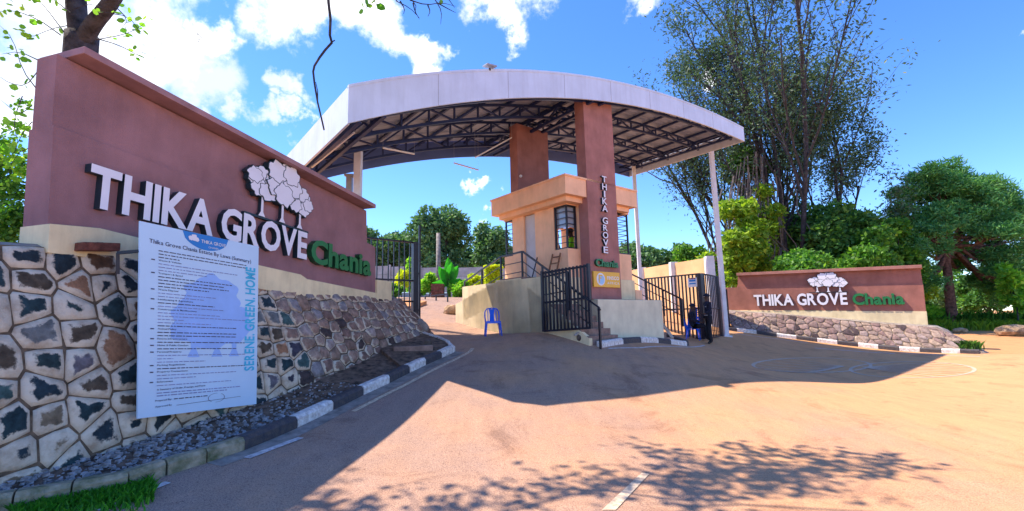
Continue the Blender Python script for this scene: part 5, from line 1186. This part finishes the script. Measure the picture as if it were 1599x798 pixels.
q1 = AB(GA0+.72, GB0+.42); seated((q1.x, q1.y, zs-.62), R(150), 'person in bright yellow green vest seated inside the corner window', [M['hivis'], M['trousers'], M['skin'], M['shoe']], cap=False, lean=.12)
q2 = AB(GA0+.42, GB0+.95); seated((q2.x, q2.y, zs-.72), R(-40), 'person in maroon top seated inside, behind the left side of the corner window', [M['cloth_red'], M['trousers'], M['skin'], M['shoe']], cap=False)
st_ = MB(); gbox(GA0+.3, GA0+1.4, GB0+.25, GB0+1.3, zp, zs-.22, st_); tag(st_.build('bench', M['wood']), 'plain wooden bench inside the guard house under the people', 'bench')

# ------------------------------------------------------------------ plants
def leaves(name, P, size, m, parent, seed=0, aspect=.45, droop=0., up=.0, hexa=False):
    rnd = np.random.RandomState(seed); n = len(P); d = rnd.normal(size=(n,3)); d[:,2] = d[:,2]*(.7)-droop+up; d /= np.linalg.norm(d, axis=1)[:,None]
    s = np.cross(d, rnd.normal(size=(n,3))); s /= np.linalg.norm(s, axis=1)[:,None]; L = size*rnd.uniform(.6, 1.3, n)[:,None]
    if hexa:
        V = np.stack([P, P+d*L*.3+s*L*aspect*.5, P+d*L*.7+s*L*aspect*.45, P+d*L, P+d*L*.7-s*L*aspect*.45, P+d*L*.3-s*L*aspect*.5], 1).reshape(-1,3); k = 6
    else:
        V = np.stack([P, P+d*L*.5+s*L*aspect*.5, P+d*L, P+d*L*.5-s*L*aspect*.5], 1).reshape(-1,3); k = 4
    return arr_mesh(name, V, np.arange(n*k).reshape(n, k), m, parent)
def grow(rnd, p, d, L, r, lev, cfg, mb, tips):
    nseg = 4 if lev < 2 else 3; pts = [p]; rs = [r]; dd = d.copy()
    for i in range(nseg):
        dd = (dd+Vector((rnd.gauss(0,1), rnd.gauss(0,1), rnd.gauss(0,1)))*cfg['wob']+Vector((0,0,cfg['up'][min(lev, len(cfg['up'])-1)]))).normalized()
        pts.append(pts[-1]+dd*(L/nseg)); rs.append(r*(1-(i+1)/nseg*(.55 if lev < cfg['lev'] else .8)))
    mb.tube(pts, rs, 6 if lev == 0 else (5 if lev == 1 else 3), cap=False)
    if lev >= cfg['leaf0']: tips += [pts[k].lerp(pts[k+1], t) for k in range(nseg) for t in (.3, .8)][(0 if lev > cfg['leaf0'] else 3):]
    if lev < cfg['lev']:
        for k in range(cfg['kids'][lev]):
            t = rnd.uniform(cfg['from'][lev], 1.0); i = min(nseg-1, int(t*nseg)); q = pts[i].lerp(pts[i+1], t*nseg-i)
            ax = Vector((rnd.gauss(0,1), rnd.gauss(0,1), rnd.gauss(0,1))).cross(dd).normalized(); a = R(rnd.uniform(*cfg['ang'][lev])); nd = (Matrix.Rotation(a, 3, ax) @ dd)
            grow(rnd, q, nd.normalized(), L*cfg['len'][lev]*rnd.uniform(.7, 1.15)*(1.15-.5*t), max(.006, rs[i]*.55), lev+1, cfg, mb, tips)
def tree(name, base, label, cat, group, cfg, stems, bark, leafm, lsize, nleaf, spread, seed, aspect=.4, droop=.3):
    rnd = random.Random(seed); r_ = empty(name, tuple(base), label, cat, group); mb = MB(); tips = []
    for (d, L, r) in stems: grow(rnd, Vector(base)-Vector((0,0,.3)), Vector(d).normalized(), L, r, 0, cfg, mb, tips)
    mb.build('trunk', bark, r_, smooth=True, recalc=False)
    T = np.array([tuple(t) for t in tips]); rs = np.random.RandomState(seed); P = T[rs.randint(0, len(T), nleaf)]+rs.normal(size=(nleaf,3))*spread
    leaves('crown', P, lsize, leafm, r_, seed, aspect, droop); return r_
tall = dict(wob=.10, up=[.06,.14,.06,-.02], lev=3, kids=[11,7,4], ang=[(15,36),(18,42),(20,60)], len=[.50,.48,.5], leaf0=2); tall['from'] = [.28,.25,.2]
b0 = at(1240, 440, 33); b0.z = G(b0.x, b0.y)
tree('tall_tree', b0, 'tallest thin-leaved dark tree rising out of frame behind the right sign wall', 'tree', 'tall sparse trees behind the right wall', tall,
     [((-.02,0,1),23,.20),((.13,.1,1),21,.16),((-.14,-.05,1),22,.17),((.22,0,1),16,.13),((-.22,.1,1),19,.13),((.06,-.15,1),24,.18)], M['bark'], M['leaf_tall'], .29, 33000, .42, 11, .36, .35)
b1 = at(1150, 440, 37); b1.z = G(b1.x, b1.y)
tree('tall_tree', b1, 'slimmer bluish tree left of the tallest one, by the canopy tip', 'tree', 'tall sparse trees behind the right wall', tall,
     [((-.14,0,1),18,.15),((-.02,0,1),18,.15),((-.26,0,1),13,.12)], M['bark'], M['leaf_tall'], .27, 12000, .45, 12, .36, .4)
b2 = at(1290, 440, 34.5); b2.z = G(b2.x, b2.y)
sp2 = dict(tall); sp2['kids'] = [8,6,4]; sp2['len'] = [.62,.5,.5]; sp2['ang'] = [(22,50),(20,45),(20,60)]
tree('tall_tree', b2, 'wide leaning dark tree with long bare boughs right of the tallest one', 'tree', 'tall sparse trees behind the right wall', sp2,
     [((.20,0,1),15,.17),((.05,.1,1),17,.18),((.36,.05,1),11,.12)], M['bark'], M['leaf_tall'], .28, 18000, .42, 15, .36, .35)
# shaggy creeper-hung trunk
tw = MB(); rnd = random.Random(8); cr = empty('creeper_tree', tuple(at(1180, 430, 31.5)), 'pale shaggy trunk hung with dry creepers behind the canopy post', 'tree')
cr.location.z = G(cr.location.x, cr.location.y)
for i in range(46):
    px = 1180+rnd.gauss(0, 22); y0 = rnd.uniform(225, 310)+abs(px-1180)*.9; p = [at(px+rnd.uniform(-3,3)*k+(px-1180)*.12*k, y0+(410-y0)*k/5+0, 31.5+rnd.uniform(-.5,.5)) for k in range(6)]; tw.tube(p, rnd.uniform(.02,.07), 4, cap=False)
tw.build('creeper_stem', M['barkpale'], cr, recalc=False)
def crown_pts(clumps, n, seed, shell=.55):
    rs = np.random.RandomState(seed); vol = np.array([c[1]**2 for c in clumps]); k = rs.choice(len(clumps), n, p=vol/vol.sum()); d = rs.normal(size=(n,3)); d /= np.linalg.norm(d, axis=1)[:,None]
    c = np.array([tuple(c[0]) for c in clumps])[k]; r = np.array([c[1] for c in clumps])[k]; sq = np.array([c[2] if len(c) > 2 else .8 for c in clumps])[k]; q = d*(r*rs.uniform(shell, 1.12, n)**.8)[:,None]; q[:,2] *= sq; return c+q
def clumps_around(rnd, c, R_, n, r0, r1, sq=.8, flat=1.0):
    out = []
    for i in range(n):
        d = Vector((rnd.gauss(0,1), rnd.gauss(0,1), rnd.gauss(0,1)*flat)).normalized()*R_*rnd.uniform(.45, 1.0); d.z *= .8 if flat == 1 else flat; out.append((Vector(c)+d, rnd.uniform(r0, r1), sq))
    return out
def bushy(name, px, py_base, Y, py_top, wpx, label, m, seed, n=9000, ls=.28, ncl=34, bark='bark', group=None, cat='tree', trunk=True, clr=.19, base_frac=.25, rfac=1.0, zb=None):
    """round-headed tree: crown between py_top and the base, wpx wide in the picture at depth Y"""
    rnd = random.Random(seed); c0 = at(px, py_base, Y); gz = G(c0.x, c0.y) if zb is None else zb; top = at(px, py_top, Y).z; wd = wpx/F*Y; r_ = empty(name, (c0.x, c0.y, gz), label, cat, group)
    z0 = gz+(top-gz)*base_frac; cz = (z0+top)/2; hz_ = (top-z0)/2; cl = []
    for i in range(ncl):
        d = Vector((rnd.gauss(0,1), rnd.gauss(0,1), rnd.gauss(0,1))).normalized()*rnd.uniform(.35, .85); rr_ = min(wd, top-z0)*clr*rnd.uniform(.6, 1.15)*rfac
        cl.append((Vector((c0.x+d.x*(wd/2-rr_*.5), c0.y+d.y*(wd/2-rr_*.5), cz+d.z*(hz_-rr_*.4))), rr_, .78))
    leaves('crown', crown_pts(cl, n, seed), ls, m, r_, seed, .5, .15)
    t = MB(); tp = [Vector((c0.x, c0.y, gz-.2)), Vector((c0.x+rnd.uniform(-.2,.2), c0.y, gz+(cz-gz)*.5)), Vector((c0.x+rnd.uniform(-.3,.3), c0.y, cz))]; r0 = max(.03, wd*.022)
    t.tube(tp, [r0*1.2, r0, r0*.7], 8, cap=False)
    for c, rr_, _ in cl[:14]: s_ = tp[1].lerp(tp[2], rnd.random()); t.tube([s_, s_.lerp(c, .55)+Vector((0,0,-.1*rr_)), c], [r0*.5, r0*.32, r0*.12], 5, cap=False)
    t.build('trunk', M[bark], r_, smooth=True, recalc=False); return r_
# undergrowth and bushes behind the right wall
bushy('bushy_tree', 1165, 440, 30, 292, 95, 'lime yellow leafy tree behind the canopy post at the right gate', M['leaf_lime'], 21, 11000, .34, 26, base_frac=.05)
bushy('bushy_tree', 1205, 440, 32, 268, 70, 'lime leafed sapling crown just left of the tall trunks', M['leaf_lime'], 29, 4200, .32, 16, base_frac=.25)
bushy('bushy_tree', 1320, 440, 31, 288, 135, 'dark green broad bush crown behind the middle of the right sign wall', M['leaf_dark'], 22, 22000, .34, 40, base_frac=.05)
bushy('bushy_tree', 1352, 440, 29, 330, 110, 'bright green bush just above the right half of the right sign wall', M['leaf_mid'], 23, 8000, .30, 20, base_frac=.05)
bushy('bushy_tree', 1255, 440, 28, 362, 110, 'mid green low bush above the centre of the right sign wall', M['leaf_mid'], 24, 8000, .28, 22, base_frac=.05)
bushy('bushy_tree', 1120, 440, 27, 372, 62, 'small yellow green bush between canopy post and boundary wall', M['leaf_lime'], 25, 4500, .26, 16, base_frac=.05)
bushy('bushy_tree', 1180, 440, 34, 210, 75, 'dark evergreen clump high behind the creeper hung trunk', M['leaf_dark'], 26, 4200, .34, 16, base_frac=.62)
bushy('bushy_tree', 1405, 440, 31, 318, 90, 'mid green bush at the right end of the right sign wall', M['leaf_mid'], 27, 9500, .3, 24, base_frac=.05)
bushy('bushy_tree', 1225, 440, 36, 300, 200, 'dark shaded thicket tree behind the lime bushes', M['leaf_dark'], 28, 18000, .38, 34, base_frac=.02)
# umbrella pine
def pine(base, spec, label, seed, n, trunkpx):
    r_ = empty('pine_tree', tuple(base), label, 'tree'); rnd = random.Random(seed); t = MB(); cl = []
    Yb = base.y; tp = [Vector(base)-Vector((0,0,.2))]+[at(x, y, Yb+dy) for x, y, dy in trunkpx]; t.tube(tp, [.34,.30,.27,.24,.2][:len(tp)], 10, cap=False)
    for (x, y, w, h, dy) in spec:
        c = at(x, y, Yb+dy); rw = w/F*c.y/2
        for k in range(8): cl.append((c+Vector((rnd.uniform(-.8,.8)*rw, rnd.uniform(-.8,.8)*rw, rnd.uniform(-.75,.75)*h/F*c.y)), rw*rnd.uniform(.34,.54), .62))
        s = tp[-1].lerp(tp[-2], rnd.random()*.8); m_ = s.lerp(c, .5)+Vector((0,0,-.6-.3*rnd.random())); t.tube([s, m_, c-Vector((0,0,.2))], [.15,.10,.04], 6, cap=False)
        for k in range(4): t.tube([m_, c+Vector((rnd.uniform(-1,1)*rw*.8, rnd.uniform(-1,1)*rw*.6, -.1))], [.06,.015], 4, cap=False)
    t.build('trunk', M['barkred'], r_, smooth=True, recalc=False)
    P = crown_pts(cl, n, seed, .3); leaves('crown', P, .34, M['leaf_pine'], r_, seed, .22, -.35); return r_
pb = at(1487, 500, 33); pb.z = G(pb.x, pb.y)
pine(pb, [(1432,300,70,22,1),(1475,290,85,24,0),(1520,300,75,22,1),(1425,335,50,24,-1),(1465,345,75,26,-2),(1500,340,60,22,2),(1555,335,75,26,0),(1590,365,80,28,1),(1600,400,70,26,0),(1560,405,80,24,-1),
          (1530,375,70,22,2),(1440,385,65,22,-2),(1475,385,60,22,1),(1580,440,70,20,0),(1420,440,50,24,1),(1450,430,50,18,-1),(1400,360,45,26,0),(1470,315,80,24,2),(1540,340,80,26,2),(1500,410,70,26,3),(1545,430,80,26,2),(1610,340,60,30,1),(1625,420,70,40,1),(1450,365,70,26,2),(1575,460,60,16,2),(1460,284,70,26,0),(1490,280,70,26,1),(1520,292,70,26,0),(1550,308,70,30,1),(1578,330,70,30,0),(1600,350,60,30,2),(1425,318,60,30,1),(1408,345,50,30,2),(1500,318,80,30,-1),(1560,352,80,34,-2),(1450,348,70,30,0)], 'umbrella shaped pine with reddish forking trunk right of the right sign wall', 31, 105000, [(1484,470,0),(1481,440,0),(1478,410,0),(1480,370,0)])
for (px, yb, Y_, yt, w, lab, mm, sd) in ((1545,500,42,425,120,'dark low tree under the pine beyond the dirt track','leaf_dark',41),(1450,500,38,470,60,'dark shrub just beyond the end of the right sign wall','leaf_dark',42),(1590,505,30,395,40,'light green leafy branchy shrub at the right edge of the view','leaf_bright',43),
                                        (1500,500,46,440,90,'pale grey green bush far behind the pine trunk','leaf_far',44),(1425,500,40,395,90,'yellow green thin tree left of the pine trunk','leaf_lime',45),(1640,500,48,380,160,'dark tree mass at the far right beyond the track','leaf_dark',46)):
    bushy('bushy_tree', px, yb, Y_, yt, w, lab, M[mm], sd, 5000, .34, 18, base_frac=.08)
def strip_pts(x0, x1, y0, y1, n):
    def f(n_, rs):
        out = []
        for _ in range(n_):
            p = gnd(rs.uniform(x0, x1), rs.uniform(y0, y1)); out.append(tuple(p))
        return np.array(out)
    return f
grass('wild_grass', strip_pts(1452, 1660, 507, 517, 0), 1500, .50, M['leaf_lime'], 'yellow green wild grass along the far side of the dirt track', .03, 5)
grass('wild_grass', strip_pts(1440, 1660, 503, 509, 0), 1500, .9, M['leaf_mid'], 'taller green undergrowth under the pine', .05, 6)
# trees beyond the drive
far = [(560,45,350,90,'far_leaf blue'),(618,46,336,90,''),(690,42,308,112,''),(655,52,350,80,''),(772,45,340,95,''),(735,50,375,70,''),(800,50,372,70,''),(1000,46,366,90,''),(1040,52,381,80,''),(1078,50,372,60,''),(970,55,385,60,''),(510,50,330,100,'')]
fl = ['round topped dark tree seen through the left gate','broad tree behind the gate, left of the tallest far tree','tallest leafy tree beyond the drive, behind the timber pole','low tree filling the gap beside the timber pole','leafy tree just left of the guard house','low tree between the tallest far tree and the guard house','tree mostly hidden behind the guard house','tree right of the lettered pillar beyond the boundary wall','low rounded tree above the middle of the boundary wall','tree beside the tall canopy post beyond the boundary wall','small far tree hidden behind the lettered pillar','far tree rising behind the left sign wall']
for i, (px, Y_, yt, w, _) in enumerate(far): bushy('leafy_tree', px, 470, Y_, yt, w, fl[i], M['leaf_far'], 60+i, 8500, .42, 22, group='trees beyond the estate fence', base_frac=.12)
for (px, yb, Y_, yt, w, lab, mm, sd) in ((1480,500,50,400,170,'broad mid green tree closing the view behind the pine','leaf_mid',47),(1590,500,55,410,170,'mid green tree at the far right behind the low dark tree','leaf_far',48),(1385,470,38,350,110,'dark green tree between the tall trees and the pine','leaf_dark',49),(1450,505,34,478,70,'low bright weeds bush by the foot of the pine','leaf_bright',50),
                                        (1085,470,40,352,70,'mid green tree behind the tall canopy post','leaf_mid',51)):
    bushy('bushy_tree', px, yb, Y_, yt, w, lab, M[mm], sd, 7000, .38, 22, base_frac=.03)
# garden shrubs
bushy('garden_shrub', 668, 470, 27, 425, 30, 'bright green round shrub left of the brick pillar', M['leaf_bright'], 81, 1600, .22, 10, cat='shrub', base_frac=.02)
bushy('garden_shrub', 716, 474, 26, 436, 40, 'bright green spreading shrub right of the brick pillar', M['leaf_bright'], 82, 2200, .22, 12, cat='shrub', base_frac=.02)
bushy('garden_shrub', 628, 470, 27, 415, 26, 'yellow green shrub seen through the left gate bars', M['leaf_yellow'], 83, 1300, .2, 10, cat='shrub', base_frac=.02)
bushy('garden_shrub', 612, 470, 24, 440, 36, 'dark green shrub low behind the left gate bars', M['leaf_mid'], 87, 1300, .2, 10, cat='shrub', base_frac=.02)
bushy('garden_shrub', 640, 470, 27.5, 392, 13, 'narrow bright green column shrub behind the left gate', M['leaf_bright'], 84, 1200, .2, 14, cat='shrub', base_frac=.02, rfac=1.6)
bushy('garden_shrub', 744, 470, 26, 423, 30, 'tall yellow leafed shrub beside the back stairs', M['leaf_yellow'], 85, 2600, .2, 16, cat='shrub', base_frac=.02)
bushy('garden_shrub', 652, 470, 29, 440, 40, 'dark bluish shrub at the foot of the grey fence', M['leaf_dark'], 88, 1500, .22, 10, cat='shrub', base_frac=.02)
hp0, hp1 = at(757, 418, 25), at(784, 418, 25); hzb = G(hp0.x, hp0.y); hd = empty('clipped_hedge', tuple(on(hp0.x, hp0.y)), 'square clipped bright yellow hedge behind the back stair handrail', 'hedge')
rs = np.random.RandomState(5); nH = 5200; Pq = np.stack([rs.uniform(hp0.x, hp1.x, nH), rs.uniform(24.6, 25.5, nH), rs.uniform(hzb, hp0.z+.05, nH)], 1)
fcs = rs.randint(0, 3, nH); Pq[:,1] = np.where(fcs == 0, 24.6, Pq[:,1]); Pq[:,2] = np.where(fcs == 1, hp0.z+.05, Pq[:,2]); leaves('foliage', Pq, .10, M['leaf_yellow'], hd, 3, .6)
MB().box(hp0.x+.06, hp1.x-.06, 24.68, 25.4, hzb, hp0.z-.03).build('twig_core', M['leaf_mid'], hd)
MB().tube([on((hp0.x+hp1.x)/2, 25, 0), Vector(((hp0.x+hp1.x)/2, 25, hp0.z-.3))], .05, 6).build('stem', M['bark'], hd)
# banana plant
bn = gnd(701, 466); bn = at(701, 458, 26.5); bz = G(bn.x, bn.y); ba = empty('banana_plant', (bn.x, bn.y, bz), 'vivid green broad leaved banana plant before the grey fence', 'plant')
MB().tube([(bn.x, bn.y, bz), (bn.x, bn.y, bz+1.0), (bn.x, bn.y, at(701, 438, 26.5).z)], [.12,.10,.06], 8).build('stem', M['leaf_mid'], ba, smooth=True)
rnd = random.Random(2)
for (dx, dz, L, wd, tw_) in ((-.05,1,1.9,.26,0),(-.55,.75,1.5,.26,.4),(.55,.7,1.5,.25,.2),(.25,.95,1.6,.26,.6),(-.8,.15,1.1,.22,.2),(.85,.25,1.1,.24,.5),(-.3,.5,1.3,.26,.8)):
    b = Vector((bn.x, bn.y, at(701, 441, 26.5).z-.15)); mb = MB(); vs = []; n = 9; dx *= .5; L *= .85; d = Vector((dx, rnd.uniform(-.4,.1), dz)).normalized(); sd = Vector((dz, .3*tw_, -dx)).normalized()
    for k in range(n):
        t = k/(n-1); p = b+d*L*t+Vector((dx*.25*t*t, 0, -.35*t*t*abs(dx)-.05*t)); wv_ = wd*math.sin(math.pi*min(1, .12+t*.88))**.7
        vs += [p-sd*wv_+Vector((0,-.05,rnd.uniform(-.04,.04))), p+Vector((0,.06,0)), p+sd*wv_+Vector((0,-.05,rnd.uniform(-.04,.04)))]
    mb.add(vs, [[i*3+j, i*3+j+1, (i+1)*3+j+1, (i+1)*3+j] for i in range(n-1) for j in range(2)]); mb.build('leaf', M['banana'], ba, recalc=False)
# ---- big near tree behind the left sign wall, limbs over the camera side
nt0 = at(128, 66, 8.6); ntb = on(nt0.x-.3, nt0.y+.3); nr = empty('shade_tree', tuple(ntb), 'big dark forking tree behind the large left sign wall with overhanging limbs', 'tree')
tk = MB(); fk = at(128, 55, 8.6)
tk.tube(smoothpts([ntb-Vector((0,0,.3)), ntb.lerp(fk, .5)+Vector((.1,0,0)), fk]), .27, 12)
lA = [fk-Vector((0,0,.25)), at(120, 25, 8.6), at(118, -15, 8.6), at(100, -90, 8.6), at(40, -200, 8.6)]
lB = [fk-Vector((0,0,.25)), at(143, 40, 8.4), at(168, 12, 8.2), at(188, -20, 8.0), at(150, -75, 7.7), at(40, -150, 7.5), at(-150, -200, 7.2)]
tk.tube(smoothpts(lA), [.20,.19,.18,.17,.16]+[.14]*8+[.10]*4 if False else .17, 10); 
def taper(pts, r0, r1, n=8, it=2, mb=tk):
    q = smoothpts([Vector(p) for p in pts], it); mb.tube(q, [r0+(r1-r0)*i/(len(q)-1) for i in range(len(q))], n, cap=False); return q
taper(lB[:4], .165, .12); taper([lB[3]]+lB[4:], .12, .030)
# where the leaf shadows fall on the road, and the boughs high above that throw them
rnd = random.Random(12); tgt = []
def shadow(px, py, h): g0 = gnd(px, py); return g0+SUN*(h/SUN.z)
bough1 = [lB[-1], shadow(420, 860, 7.2), shadow(700, 822, 7.4), shadow(920, 765, 7.5), shadow(1060, 745, 7.6), shadow(1180, 735, 7.7), shadow(1300, 728, 7.7), shadow(1390, 722, 7.7)]
bq_ = taper(bough1, .035, .008)
for i in range(60):
    k = rnd.randrange(len(bq_)//4, len(bq_)); s = bq_[k]; tpx = None
    e = s+Vector((rnd.gauss(0,.45), rnd.gauss(0,.45), rnd.uniform(-.3,.4))); taper([s, s.lerp(e, .5)+Vector((0,0,.08)), e], .014, .004, 4, 1)
lp_ = []
dens = [(1060,735,50,18,210),(1180,735,70,22,330),(1300,722,60,18,220),(1390,722,50,12,110),(1040,708,35,9,60),(1160,705,60,7,80),(930,760,60,16,110),(830,775,60,16,90),(700,792,50,10,60),(640,770,14,4,10),(1100,775,90,14,140),(1250,760,70,14,110),(560,788,60,10,60),(470,790,40,8,50),(400,797,30,8,30),(870,742,50,5,24)]
rs = np.random.RandomState(3); CL = []
for (x, y, sx, sy, n) in dens:
    for _ in range(max(2, n//9)):
        c = shadow(x+rs.normal()*sx*.6, min(835, y+rs.normal()*sy*.8), 7.4+rs.uniform(-.5, .5)); CL.append(c)
        for _ in range(7): lp_.append(tuple(c+Vector(rs.normal(size=3)*.13)))
for c in CL:
    k = min(range(len(bq_)), key=lambda i: (bq_[i]-c).length); taper([bq_[k], bq_[k].lerp(c, .5)+Vector((0,0,.06)), c], .010, .004, 3, 0)
# second bough with the dead hanging branch and top twigs
hang_top = at(508, -75, 5.6); bough2 = [lB[-1], at(300, -210, 4.9), hang_top+Vector((0,0,.05)), at(620, -95, 5.4), at(740, -120, 5.2)]; taper(bough2, .030, .010)
dead = [(508,-75),(511,-30),(513,5),(516,30),(515,55),(518,67),(508,78),(499,90),(491,103),(489,112),(491,130),(496,160),(502,185),(506,203)]
dp = [at(x, y, 5.6) for x, y in dead]; tk.tube(dp, [.020-.0008*i for i in range(len(dp))], 7); tk.tube([at(517,66,5.6), at(523,63,5.6)], .008, 5); tk.tube([at(496,160,5.6), at(496,142,5.6), at(493,128,5.6)], [.008,.006,.004], 5)
tpz = []
def twig(pts, r0=.008, nl=10, Y_=7.6, sp=.05, mb=tk):
    q = taper([at(x, y, Y_) for x, y in pts], r0, .002, 4, 1)
    for _ in range(nl): i = rnd.randrange(len(q)//3, len(q)); tpz.append(tuple(q[i]+Vector((rnd.gauss(0, sp), rnd.gauss(0, sp), rnd.gauss(0, sp)))))
for pts, nl in (([(95,55),(60,30),(20,15),(-10,20)],14), ([(60,110),(40,135),(15,130),(0,120)],5), ([(62,95),(30,80),(0,85)],7), ([(100,50),(70,10),(50,-10)],10), ([(58,140),(35,110),(20,60),(0,40)],9),
                ([(105,40),(80,45),(45,60),(30,45)],12), ([(150,62),(190,55),(215,45),(235,28)],8), ([(150,60),(185,70),(215,86),(213,84)],8), ([(165,20),(200,25),(220,50)],12), ([(180,10),(200,30),(190,45)],8),
                ([(110,20),(85,0),(70,-10)],8), ([(35,150),(20,190),(30,230),(10,250)],10), ([(50,165),(30,180),(0,155)],5), ([(50,190),(30,215),(15,260)],14), ([(48,230),(25,240),(5,290)],16), ([(115,15),(140,5),(170,15)],6)):
    twig(pts, .010, nl, 7.4)
for (x, y) in ((300,55),(330,50)): pass
for pts in ([(308,52),(325,68),(340,82)],[(308,52),(312,70)],[(312,60),(306,75)]): twig(pts, .004, 0, 6.0)
hangs = [([(560,-20),(575,5),(572,14)],5), ([(600,-30),(615,0),(640,12),(655,28)],0), ([(620,-20),(650,5),(648,22)],0), ([(660,-30),(680,0),(690,18),(688,38)],0), ([(680,-20),(700,-2),(710,12)],0), ([(640,0),(665,8),(690,4),(712,10)],0), ([(590,-20),(582,0),(590,8)],4), ([(645,5),(648,18),(655,30)],0), ([(668,8),(672,18),(668,26)],0), ([(682,4),(700,14),(712,20)],0), ([(625,2),(632,14),(630,22)],0)]
for pts, nl in hangs: twig(pts, .010, nl, 5.6, .03)
tk.build('trunk', M['bark'], nr, smooth=True, recalc=False)
leaves('crown', np.array(lp_), .13, M['leaf_dark'], nr, 5, .62, .1, hexa=True)
leaves('leaf_spray', np.array(tpz), .105, M['leaf_bright'], nr, 6, .8, .1, hexa=True)['kind'] = 'stuff'
# unseen upper crown beyond the frame, placed to cast shade on the near left road
ucl = clumps_around(random.Random(4), Vector((-10.1, 5.9, 9.3)), 2.0, 20, .8, 1.3); leaves('crown', crown_pts(ucl, 15000, 9, .2), .16, M['leaf_dark'], nr, 9, .6, .1)
# bush behind the wall at the left edge
lb_ = at(-10, 300, 7.8); lbz = G(lb_.x, lb_.y); lbr = empty('leafy_bush', (lb_.x, lb_.y, lbz), 'dense green bush at the far left behind the end of the sign wall', 'bush')
rnd = random.Random(14); cl = [(at(x, y, Y_), r) for x, y, Y_, r in ((10,350,7.6,.42),(-30,340,7.8,.5),(25,300,7.9,.30),(-10,290,8.1,.42),(20,255,8.0,.24),(-40,270,8,.5),(15,375,7.6,.4),(-60,370,7.8,.6),(5,225,8.1,.2),(-70,300,8.2,.6),(30,335,7.7,.3))]
leaves('foliage', crown_pts(cl, 9000, 5, .3), .075, M['leaf_mid'], lbr, 7, .6, .1, hexa=True)
t = MB()
for c in cl: t.tube([(lb_.x, lb_.y, lbz), tuple(Vector((lb_.x, lb_.y, lbz)).lerp(c[0], .6)+Vector((0,.1,0))), tuple(c[0])], [.04,.02,.006], 5, cap=False)
t.build('stem', M['bark'], lbr, recalc=False)
leaves('sprig', crown_pts([(at(25,200,7.7),.18),(at(35,160,7.7),.12),(at(10,240,7.7),.25),(at(40,270,7.7),.2)], 500, 6, .2), .07, M['leaf_bright'], lbr, 8, .7, .1, hexa=True)['kind'] = 'stuff'
